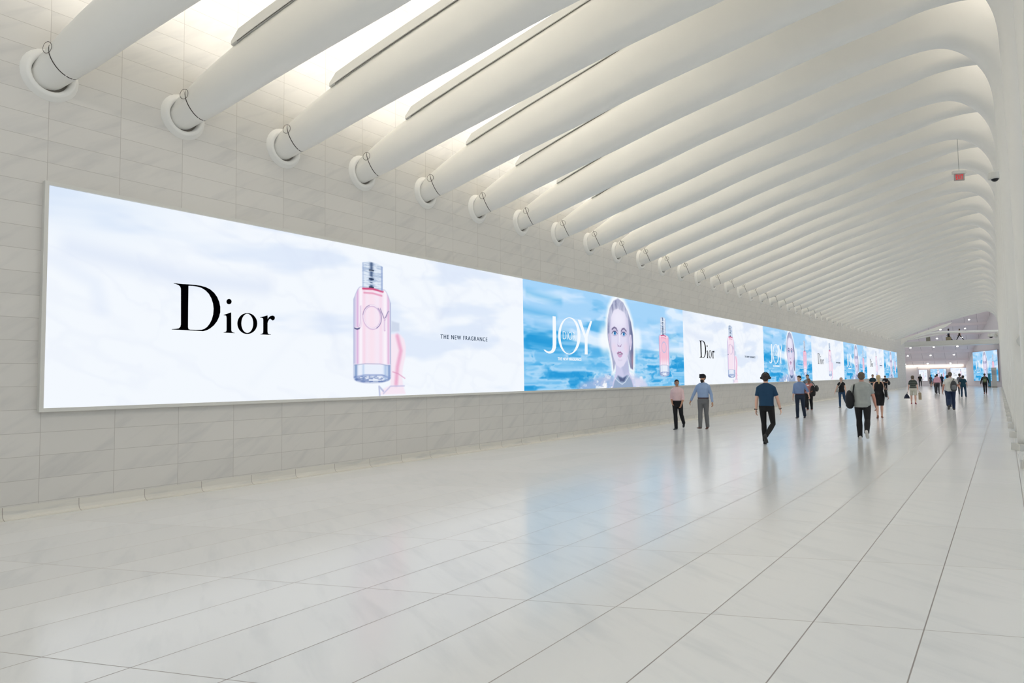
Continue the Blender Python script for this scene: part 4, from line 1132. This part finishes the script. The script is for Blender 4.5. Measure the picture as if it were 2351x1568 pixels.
    # ---- trousers, shorts
    if bottom in ('trousers', 'slim', 'shorts'):
        m = MB()
        pr2 = [(0.805, .110, .085, -.005), (0.84, .150, .108, 0), (0.90,) + at(.90), (0.96,) + at(.96), (1.0,) + at(1.0)]
        m.tube([T(a, 0, d) for a, b_, c, d in pr2], [((b_ * wf + .010) * s, (c * wf + .010) * s) for a, b_, c, d in pr2], ref=(1, 0, 0), n=20, round_ends=False)
        for hip, knee, ank, toe, upv in L:
            g = (0.65 + 0.35 * wf); ex = .016 if bottom == 'trousers' else .007
            H0, K0, A0 = up(hip), up(knee), up(ank)
            if bottom == 'shorts':
                m.tube([H0, H0.lerp(K0, .5), H0.lerp(K0, .92)], [(.095 * g) * s, .092 * g * s, .090 * g * s], n=14, round_ends=False); m.ball(H0, .09 * g * s)
            else:
                A1 = K0.lerp(A0, 1.10 if bottom == 'trousers' else 1.04)
                m.tube([H0, H0.lerp(K0, .5), K0, K0.lerp(A1, .33), K0.lerp(A1, .75), A1], [(.082 * g + ex) * s, (.070 * g + ex) * s, (.053 + ex) * s, (.055 * g + ex) * s, (.044 + ex * 1.1) * s, (.040 + ex * 1.2) * s], n=14, round_ends=False)
                m.ball(K0, (.053 + ex) * s); m.ball(H0, .088 * g * s)
        tr = m.build(bottom if bottom == 'shorts' else 'trousers', cloth('%d_%d_%d' % bottom_col, bottom_col), root)
        fuse(tr, cvx * s, 3, 0.5)
        if belt:
            q = MB(); zz = 1.0; b_, c, d = at(zz)
            rr = [[tuple(T(h2, (b_ * wf + .021) * math.cos(t), d + (c * wf + .021) * math.sin(t))) for t in np.linspace(0, 2 * PI, 25)[:-1]] for h2 in (0.975, 1.012)]
            q.loft(rr, cap=False); q.build('belt', mat('leather_belt_%d' % belt[0], belt, 0.5), root)
    # ---- shoes
    for hip, knee, ank, toe, upv in L:
        A0 = up(ank)
        q = MB()
        sole = A0 - upv * 0.062 * s
        q.tube([A0 - toe * .045 * s - upv * .025 * s, sole + toe * .02 * s + upv * .010 * s, sole + toe * .10 * s, sole + toe * .165 * s - upv * 0.002 * s],
               [(.036 * s, .036 * s), (.040 * s, .036 * s), (.044 * s, .024 * s), (.034 * s, .014 * s)], ref=(1, 0, 0), n=14)
        q.tube([sole - toe * .055 * s, sole + toe * .05 * s, sole + toe * .17 * s], [(.036 * s, .012 * s), (.042 * s, .012 * s), (.038 * s, .010 * s)], ref=(1, 0, 0), n=12)
        o_ = q.build('shoe', mat('shoe_%d_%d_%d' % shoes, shoes, 0.5), root)
        fuse(o_, 0.007 * s, 1, 0.5)
    tag(root, name_label, 'person')
    if group: root['group'] = group
    W_ = Matrix.Translation((x, y, z)) @ Matrix.Rotation(R(facing), 4, 'Z')
    info = dict(root=root, wrist=[(W_ @ (a[2] - a[3] * 0.012 * s), W_.to_3x3() @ a[3]) for a in A], sh=[W_ @ a[0] for a in A], s=s, M=W_, T=T, hm=hm, L=L)
    return info

def local_obj(name, m, material, M, label=None, cat=None, fusev=None):
    m.V = [tuple(M @ Vector(v)) for v in m.V]
    o_ = m.build(name, material)
    if fusev: fuse(o_, fusev, 2, 0.5)
    if label: tag(o_, label, cat)
    return o_

def bag_on(info, name, label, col, centre, size, strap=None, cat='bag', strap_col=None, shape='soft', yaw=0):
    """a bag as a thing of its own: body (> pocket) and strap; coordinates in the carrier's frame"""
    M = info['M']; s = info['s']; T = info['T']
    root = empty(name, tuple(M @ Vector(centre)))
    cx, cy, cz = size
    rot = M.to_3x3() @ Matrix.Rotation(math.radians(yaw), 3, 'Z')
    q = MB()
    if shape == 'soft':
        q.tube([(0, 0, -cz * .8), (0, 0, -cz * .3), (0, 0, cz * .3), (0, 0, cz * .75)], [(cx * .85, cy * .8), (cx, cy), (cx * .92, cy * .9), (cx * .6, cy * .6)], ref=(1, 0, 0), n=16)
    elif shape == 'cone':
        q.tube([(0, 0, -cz), (0, 0, 0), (0, 0, cz)], [(cx, cy), (cx * .75, cy * .8), (cx * .18, cy * .3)], ref=(1, 0, 0), n=16, round_ends=False)
    else:
        q.box(-cx, cx, -cy, cy, -cz, cz)
    q.V = [tuple(rot @ Vector(v)) for v in q.V]
    bd = q.build('bag_body', cloth('bag_%d_%d_%d' % col, col, 0.7), root, smooth=(shape != 'box'))
    if shape == 'soft' and cat == 'backpack':
        q = MB(); q.tube([(0, -cy * .7, -cz * .55), (0, -cy * .75, 0.0)], [(cx * .7, cy * .55), (cx * .62, cy * .5)], ref=(1, 0, 0), n=14)
        q.V = [tuple(rot @ Vector(v)) for v in q.V]
        c2 = tuple(min(255, int(c * 1.5 + 22)) for c in col)
        q.build('pocket', cloth('pocket_%d_%d_%d' % c2, c2), root, smooth=True)
    if strap:
        q = MB()
        P = [M @ Vector(p) - root.location for p in strap]
        q.tube(P, [(.016 * s, .004 * s)] * len(P), ref=tuple(M.to_3x3() @ Vector((1, 0, 0))), n=8, round_ends=False)
        q.build('strap', cloth('strap_%d_%d_%d' % (strap_col or col), strap_col or col), root)
    return tag(root, label, cat)

# the striped knit: horizontal bands in the cloth
def striped(name, a, b_, period, duty=0.3):
    k = NT(name)
    g = k.n('ShaderNodeNewGeometry'); s_ = k.n('ShaderNodeSeparateXYZ'); k.l(g.outputs['Position'], s_.inputs[0])
    fr = k.math('FRACT', k.math('MULTIPLY', s_.outputs[2], 1 / period))
    k.l(k.mix(k.math('LESS_THAN', fr, duty), rgb(*a), rgb(*b_)), k.bsdf.inputs['Base Color'])
    k.bsdf.inputs['Roughness'].default_value = 0.9
    return k.m

# 1 --- headphones man, seen from behind
P = make_person('man seen from behind in a dark blue polo shirt with large black headphones', -4.92, 17.7, 4, H=1.81, w=1.02, skin='fair', hair='short', hair_col='dark_brown', shirt=(22, 62, 92), sleeve='short',
                tuck=False, shirt_hem=0.93, bottom='slim', bottom_col=(16, 16, 18), shoes=(30, 28, 28), legs=((2, 3, -2), (-4, 44, 7, -16)), arms=((-6, 9, 10), (4, 16, 14)), voxel=0.0065)
q = MB(); s = P['s']; hm = P['hm']
for sd in (-1, 1): q.tube([(sd * 0.078 * s, -0.01 * s, 0.0), (sd * 0.106 * s, -0.01 * s, 0.0)], [(.040 * s, .034 * s), (.034 * s, .028 * s)], ref=(0, 0, 1), n=16)
q.tube([(0.098 * s * math.cos(t), -0.01 * s, 0.01 * s + 0.128 * s * math.sin(t)) for t in np.linspace(0, PI, 15)], [.011 * s] * 15, ref=(0, 1, 0), n=8)
local_obj('headphones', q, M_BLACKM, P['M'] @ hm, 'large black headphones worn by the man in the dark blue polo shirt', 'headphones', 0.006)
def band(P, i, col, name, label, r=0.032):
    c, d = P['wrist'][i]; S = P['s']
    ax = d.orthogonal().normalized(); ay = d.cross(ax)
    q = MB()
    q.loft([[tuple(c + d * z_ + (ax * math.cos(t) + ay * math.sin(t)) * r * S * k_) for t in np.linspace(0, 2 * PI, 17)[:-1]] for z_, k_ in ((-.010, .96), (-.009, 1.04), (.009, 1.04), (.010, .96))], cap=False)
    if name == 'wristwatch': q.tube([tuple(c + ax * r * S), tuple(c + ax * (r + .006) * S)], [.018 * S, .016 * S], n=12)
    return tag(q.build(name, mat(name + '_%d' % col[0], col, 0.4)), label, 'watch' if name == 'wristwatch' else 'bracelet')
band(P, 0, (18, 18, 20), 'wristwatch', 'black wristwatch on the left wrist of the headphones man')
band(P, 1, (40, 22, 20), 'bracelet', 'dark bracelet on the right wrist of the headphones man', 0.032)

# 2 --- grey polo, black bag on the left shoulder
P = make_person('heavy man seen from behind in a pale grey polo shirt and black trousers', -3.13, 20.3, 8, H=1.81, w=1.20, skin='ruddy', hair='short', hair_col='grey_brown', shirt=(164, 168, 164), tuck=False, shirt_hem=0.84,
                bottom='trousers', bottom_col=(26, 24, 26), shoes=(206, 204, 200), legs=((8, 5, -1), (-10, 38, 0, -3)), arms=((-8, 22, 62), (8, 14, 12)), voxel=0.007)
bag_on(P, 'shoulder_bag', 'big black shoulder bag hanging from the grey polo man, left side', (20, 20, 24), (-0.30, -0.02, 1.08), (0.12, 0.17, 0.22),
       strap=[(-0.22, 0.10, 1.2), (-0.185, 0.05, 1.45), (-0.17, 0.0, 1.485), (-0.185, -0.09, 1.44), (-0.22, -0.145, 1.2)])

# 3 --- pink shirt, walking towards us
make_person('dark-haired man in a pale pink shirt with rolled sleeves, walking towards the camera', -8.86, 21.5, 183, H=1.66, w=1.03, skin='tan', hair='short', hair_col='black', shirt=(226, 196, 194), sleeve='rolled',
            bottom='trousers', bottom_col=(18, 18, 22), shoes=(22, 24, 28), legs=((-14, 32, 0, -4), (4, 3, -3)), arms=((8, 10, 24, 12), (-2, 8, 50, 25)), head=(28, 0), face=True, belt=(24, 22, 22), voxel=0.007)
# 4 --- turban
P = make_person('bearded man in a black turban, light blue shirt and grey trousers', -8.12, 21.9, 176, H=1.80, w=1.08, skin='tan', hair='turban', hair_col='black', shirt=(150, 172, 204), sleeve='long', bottom='trousers',
                bottom_col=(112, 112, 112), shoes=(84, 52, 40), legs=((-8, 6, -4), (12, 4, -3)), arms=((-4, 17, 12), (14, 22, 14)), head=(-8, -5), face=True, beard=True, belt=(60, 34, 30), voxel=0.007)
band(P, 0, (200, 200, 196), 'wristwatch', 'steel wristwatch on the man in the black turban')
# 5 --- blue shirt
make_person('dark-haired bearded man in a mid blue shirt and navy trousers, brown belt', -6.81, 29.3, 178, H=1.74, w=1.08, skin='pale', hair='short', hair_col='black', shirt=(118, 142, 182), sleeve='rolled', bottom='trousers',
            bottom_col=(30, 42, 60), shoes=(44, 44, 50), legs=((-12, 12, 0), (10, 6, -1)), arms=((-10, 24, 44, -6), (4, 8, 10)), head=(-16, 0), face=True, belt=(76, 34, 34), voxel=0.0075)
# 6 --- pink top, black jacket
P = make_person('woman in a dusty pink top and wide black trousers, jacket over her arm', -8.05, 36.6, 186, H=1.62, w=1.2, sex='f', skin='brown', hair='bun', hair_col='dark_brown', shirt=(190, 128, 124), sleeve='short', collar=False, tuck=False,
                shirt_hem=0.92, bottom='trousers', bottom_col=(20, 18, 20), shoes=(150, 84, 72), legs=((-4, 4, -1), (10, 6, -1)), arms=((6, 16, 70, 20), (2, 12, 20)), face=True, voxel=0.0085)
bag_on(P, 'jacket', 'black jacket folded over the arm of the woman in dusty pink', (18, 18, 20), (-0.20, 0.20, 0.98), (0.13, 0.09, 0.28), cat='jacket')
bag_on(P, 'shoulder_bag', 'dark grey bag under the arm of the woman in dusty pink', (52, 54, 54), (-0.36, 0.0, 1.10), (0.10, 0.12, 0.12), strap=[(-0.3, .06, 1.18), (-0.16, 0.02, 1.44), (-0.32, -.08, 1.16)])
q = MB().box(-0.045, 0.045, 0.0, 0.006, -0.02, 0.02)
local_obj('name_badge', q, mat('badge_white', (235, 235, 235), 0.5), P['M'] @ Matrix.Translation((0.03, 0.165, 1.24)), 'small white name badge on the dusty pink top', 'badge')
# 7 --- man behind her
P = make_person('man in a grey-green shirt with dark backpack straps, half hidden behind the pink-topped woman', -8.55, 38.6, 184, H=1.80, w=1.0, skin='pale', hair='short', hair_col='black', shirt=(118, 128, 132), sleeve='short', tuck=False,
                bottom='trousers', bottom_col=(24, 24, 28), shoes=(96, 36, 30), legs=((-10, 12, 1), (14, 5, 1)), face=True, voxel=0.009)
q = MB()
for sd in (-1, 1): q.tube([(sd * .11, -.12, 1.46), (sd * .115, .03, 1.50), (sd * .12, .135, 1.36), (sd * .13, .13, 1.12)], [(.022, .006)] * 4, ref=(1, 0, 0), n=8)
q.tube([(0, -.20, 1.05), (0, -.22, 1.35)], [(.14, .08), (.12, .07)], ref=(1, 0, 0), n=12)
local_obj('backpack', q, cloth('dark_backpack', (30, 32, 36)), P['M'], 'dark backpack on the man behind the pink-topped woman', 'backpack', 0.01)
# 8 --- black top, crossbody bag
P = make_person('woman in a black top and blue jeans with a thin crossbody strap, facing the camera', -7.10, 39.7, 176, H=1.64, sex='f', skin='fair', hair='bun', hair_col='dark_brown', shirt=(18, 18, 22), sleeve='cap', collar=False, tuck=False,
                shirt_hem=0.86, bottom='slim', bottom_col=(34, 66, 98), shoes=(26, 26, 30), legs=((-18, 34, 1), (10, 5, -1)), arms=((4, 12, 12), (14, 20, 16)), face=True, head=(10, 0), voxel=0.0085)
bag_on(P, 'crossbody_bag', 'small pale grey crossbody bag of the woman in the black top', (158, 156, 150), (0.20, 0.10, 0.92), (0.10, 0.04, 0.08),
       strap=[(0.18, .08, 1.0), (0.06, .135, 1.2), (-0.05, .12, 1.36), (-0.10, .02, 1.48), (-0.02, -.11, 1.32), (0.12, -.11, 1.1)])
# 9 --- blond woman
P = make_person('blond woman with a ponytail in a sleeveless black knee-length dress, seen from behind', -4.08, 30.4, 6, H=1.72, w=1.08, sex='f', skin='fair', hair='pony', hair_col='blond', shirt=(14, 14, 18), sleeve='none', collar=False,
                tuck=False, bottom='dress', bottom_col=None, shoes=(156, 104, 80), legs=((-4, 16, -2), (3, 2, -2)), arms=((4, 10, 20), (2, 20, 18)), voxel=0.0075)
bag_on(P, 'tote_bag', 'black and white patterned tote bag under the arm of the blond woman', (26, 26, 28), (0.25, -0.02, 1.0), (0.06, 0.17, 0.15),
       strap=[(0.24, .10, 1.1), (0.17, .05, 1.42), (0.18, -.06, 1.42), (0.25, -.12, 1.1)])
q = MB()
for i in range(6):
    for j in range(3):
        if (i + j) % 2 == 0: q.box(0.0, .006, -0.13 + j * .05, -0.10 + j * .05, -0.12 + i * .04, -0.095 + i * .04)
pt = q.build('pattern', mat('white_print', (225, 225, 222), 0.6), bpy.data.objects['tote_bag']); pt.location = (0.062, -0.08, 0); 
# 10 --- arms crossed by the wall
make_person('person in a dark teal shirt with folded arms, standing behind the blond woman', -8.73, 62.0, 176, H=1.80, skin='tan', hair='short', hair_col='black', shirt=(26, 52, 60), sleeve='short', collar=False, tuck=False, bottom='trousers',
            bottom_col=(26, 28, 34), legs=((2, 2, 3), (-2, 2, 3)), arms=((18, 12, 82, 50), (18, 12, 78, 50)), face=True, voxel=0.011)
# 11 --- phone, backpack
P = make_person('person in a black top looking down at papers, dark bag on one side', -8.95, 70.8, 170, H=1.66, skin='tan', hair='short', hair_col='black', shirt=(22, 24, 34), sleeve='short', collar=False, tuck=False, bottom='slim',
                bottom_col=(26, 26, 30), shoes=(190, 186, 180), legs=((2, 3, 2), (-6, 10, 2)), arms=((14, 12, 76, 34), (14, 12, 76, 34)), head=(0, -18), face=True, voxel=0.011)
bag_on(P, 'shoulder_bag', 'round dark bag hanging beside the person reading papers', (30, 30, 34), (-0.30, -0.02, 1.02), (0.12, 0.15, 0.16), strap=[(-0.3, .06, 1.16), (-0.16, 0.02, 1.44), (-0.3, -.08, 1.16)])
q = MB().box(-0.10, 0.10, 0.0, 0.004, -0.07, 0.07)
local_obj('paper', q, mat('paper_white', (225, 222, 214), 0.6), P['M'] @ Matrix.Translation((0, 0.36, 1.16)) @ Matrix.Rotation(-0.7, 4, 'X'), 'pale paper held by the person in the black top', 'paper')
# 12 --- striped shirt
P = make_person('short-haired woman seen from behind in a dark striped T-shirt and white shorts', -4.35, 45.6, 2, H=1.67, w=1.16, sex='f', skin='fair', hair='bob', hair_col='grey_brown', shirt=striped('striped_jersey', (26, 40, 36), (176, 178, 166), 0.058, 0.18),
                sleeve='short', collar=False, tuck=False, shirt_hem=0.96, bottom='shorts', bottom_col=(206, 202, 188), shoes=(150, 34, 60), legs=((6, 4, 1), (-6, 8, 1)), arms=((2, 12, 6), (-2, 12, 6)), voxel=0.008)
bag_on(P, 'handbag', 'navy blue drawstring bag in the left hand of the woman in the striped T-shirt', (24, 30, 56), (-0.33, 0.03, 0.47), (0.16, 0.07, 0.14), shape='cone', strap=[(-0.33, .03, .60), (-0.30, .03, 0.74), (-0.27, .03, .60)])
bag_on(P, 'paper_bag', 'brown paper carrier bag in the right hand of the woman in the striped T-shirt', (168, 150, 124), (0.33, 0.0, 0.47), (0.07, 0.13, 0.2), shape='box', strap=[(0.33, .06, .67), (0.31, .0, 0.76), (0.33, -.06, .67)])
# 13 --- purple shirt
make_person('person in a purple T-shirt and black jeans by the dark door of the far hall', -11.4, 108.0, 180, H=1.78, skin='fair', hair='short', hair_col='brown', shirt=(98, 92, 140), sleeve='short', collar=False, tuck=False, bottom='slim', bottom_col=(26, 26, 30), voxel=0.012)
# 14 --- black clothes
make_person('person dressed all in black in front of the smallest white screen', -9.93, 114.0, 8, H=1.80, w=1.08, skin='tan', hair='short', hair_col='black', shirt=(18, 18, 22), sleeve='short', collar=False, tuck=False, shirt_hem=.80, bottom='slim', bottom_col=(20, 20, 24),
            legs=((14, 8, 2), (-20, 22, 2)), voxel=0.012)
# 15 --- grey dress
P = make_person('woman in a mid grey flared dress in the far hall', -8.40, 111.0, 4, H=1.66, sex='f', skin='tan', hair='bun', hair_col='dark_brown', shirt=(88, 90, 98), sleeve='short', collar=False, tuck=False, bottom='dress', bottom_col='flared', shoes=(140, 80, 90),
                voxel=0.012)
# 16, 17, 18 --- pink shirt and neighbours
make_person('woman in dark clothes walking just left of the man in the bright pink shirt', -5.25, 74.5, 4, H=1.66, sex='f', skin='tan', hair='bun', hair_col='black', shirt=(52, 52, 66), sleeve='long', collar=False, tuck=False, bottom='slim', bottom_col=(18, 18, 22), voxel=0.011)
make_person('man seen from behind in a bright pink shirt and dark grey trousers', -4.92, 71.5, 4, H=1.78, w=1.1, skin='ruddy', hair='short', hair_col='black', shirt=(226, 170, 188), sleeve='rolled', bottom='trousers', bottom_col=(58, 58, 64),
            legs=((10, 6, 0), (-12, 22, 0)), arms=((-6, 10, 8), (8, 12, 10)), voxel=0.01)
make_person('person in navy mostly hidden by the pink-shirted man, before the blue middle screen', -6.9, 108.0, 180, H=1.75, skin='pale', hair='short', hair_col='black', shirt=(34, 42, 62), sleeve='short', collar=False, tuck=False, bottom='slim', bottom_col=(30, 34, 44), voxel=0.012)
# 19, 20 --- white shirt pair
make_person('curly-haired person in a white T-shirt, left of and behind the white-shirted backpack man', -2.46, 42.8, 4, H=1.68, skin='fair', hair='curly', hair_col='black', shirt=(222, 220, 214), sleeve='short', collar=False, tuck=False, bottom='trousers', bottom_col=(46, 60, 84), voxel=0.0095)
P = make_person('man seen from behind in a white shirt and blue jeans', -2.13, 38.7, 2, H=1.83, w=1.2, skin='ruddy', hair='short', hair_col='grey_brown', shirt=(216, 214, 208), sleeve='short', tuck=False, shirt_hem=.86, bottom='trousers', bottom_col=(30, 46, 76),
                shoes=(56, 52, 50), legs=((-10, 34, -1), (8, 5, -1)), arms=((0, 16, 14), (14, 20, 60)), voxel=0.008)
bag_on(P, 'backpack', 'grey and black backpack slung on the right shoulder of the white-shirted man', (66, 68, 70), (0.13, -0.24, 1.16), (0.14, 0.09, 0.26), cat='backpack', yaw=8,
       strap=[(0.10, -.18, 1.38), (0.15, -.08, 1.50), (0.17, .04, 1.49), (0.18, .14, 1.36), (0.22, .10, 1.1)])
# 21, 22 --- teal pair
make_person('dark-haired woman in a grey patterned blouse, mostly hidden behind the dark teal top', -3.05, 67.5, 4, H=1.80, sex='f', skin='tan', hair='bob', hair_col='dark_brown', shirt=(108, 110, 118), sleeve='short', collar=False, tuck=False, bottom='slim', bottom_col=(60, 60, 68), voxel=0.011)
P = make_person('woman seen from behind in a dark teal top and blue trousers', -2.55, 61.0, 2, H=1.64, w=1.16, sex='f', skin='fair', hair='bob', hair_col='dark_brown', shirt=(14, 58, 76), sleeve='short', collar=False, tuck=False, shirt_hem=.84, bottom='trousers', bottom_col=(28, 56, 82),
                shoes=(28, 40, 56), legs=((2, 3, 3), (-2, 3, 4)), voxel=0.01)
bag_on(P, 'shoulder_bag', 'black shoulder bag at the left side of the woman in the dark teal top', (18, 20, 26), (-0.27, 0.0, 0.98), (0.07, 0.14, 0.17), strap=[(-0.27, .08, 1.12), (-0.15, 0.02, 1.46), (-0.27, -.08, 1.12)])
# 23 --- green backpack
P = make_person('walker in black long sleeves and trousers heading for the big blue screen', -1.42, 71.5, 2, H=1.76, skin='tan', hair='bun', hair_col='dark_brown', shirt=(20, 20, 22), sleeve='long', collar=False, tuck=False, bottom='slim', bottom_col=(22, 20, 22),
                shoes=(170, 130, 120), legs=((-8, 18, -2), (6, 4, -2)), arms=((-4, 16, 12), (6, 16, 14)), voxel=0.01)
bag_on(P, 'backpack', 'olive green backpack on the walker dressed in black', (66, 74, 50), (0, -0.2, 1.22), (0.15, 0.09, 0.24), cat='backpack', strap=[(0.11, -.14, 1.44), (0.12, .0, 1.49), (0.13, .12, 1.38), (0.14, .08, 1.1)])
# 24, 25 --- on the footbridge
zb_ = 6.12
P = make_person('capped walker in a blue top crossing the footbridge, left of the pair', -5.75, 106.0, 92, H=1.66, w=1.1, skin='brown', hair='cap', hair_col='black', shirt=(28, 70, 110), sleeve='short', collar=False, tuck=False, bottom='trousers', bottom_col=(26, 28, 32),
                legs=((14, 10, 0), (-16, 20, 0)), z=zb_, voxel=0.012)
P2 = make_person('walker in black striding across the footbridge, right of the pair', -4.55, 106.0, 92, H=1.62, skin='tan', hair='short', hair_col='black', shirt=(22, 22, 26), sleeve='short', collar=False, tuck=False, bottom='slim', bottom_col=(26, 26, 30),
                 legs=((28, 4, 0), (-26, 10, 0)), z=zb_, voxel=0.012)
sc_ = empty('suitcase', (-5.75, 105.3, zb_))
MB().box(-0.3, 0.3, -0.12, 0.12, 0.05, 0.5).build('case', mat('tan_case', (150, 138, 112), 0.6), sc_)
MB().box(-0.14, 0.14, -0.015, 0.015, 0.46, 0.54).build('handle', M_BLACKM, sc_)
MB().tube([(-0.22, -0.1, 0.03), (-0.22, 0.1, 0.03)], [.03, .03], n=10, round_ends=False).tube([(0.22, -0.1, 0.03), (0.22, 0.1, 0.03)], [.03, .03], n=10, round_ends=False).build('wheel', M_BLACKM, sc_)
tag(sc_, 'tan suitcase on the footbridge deck beside the capped walker', 'suitcase')
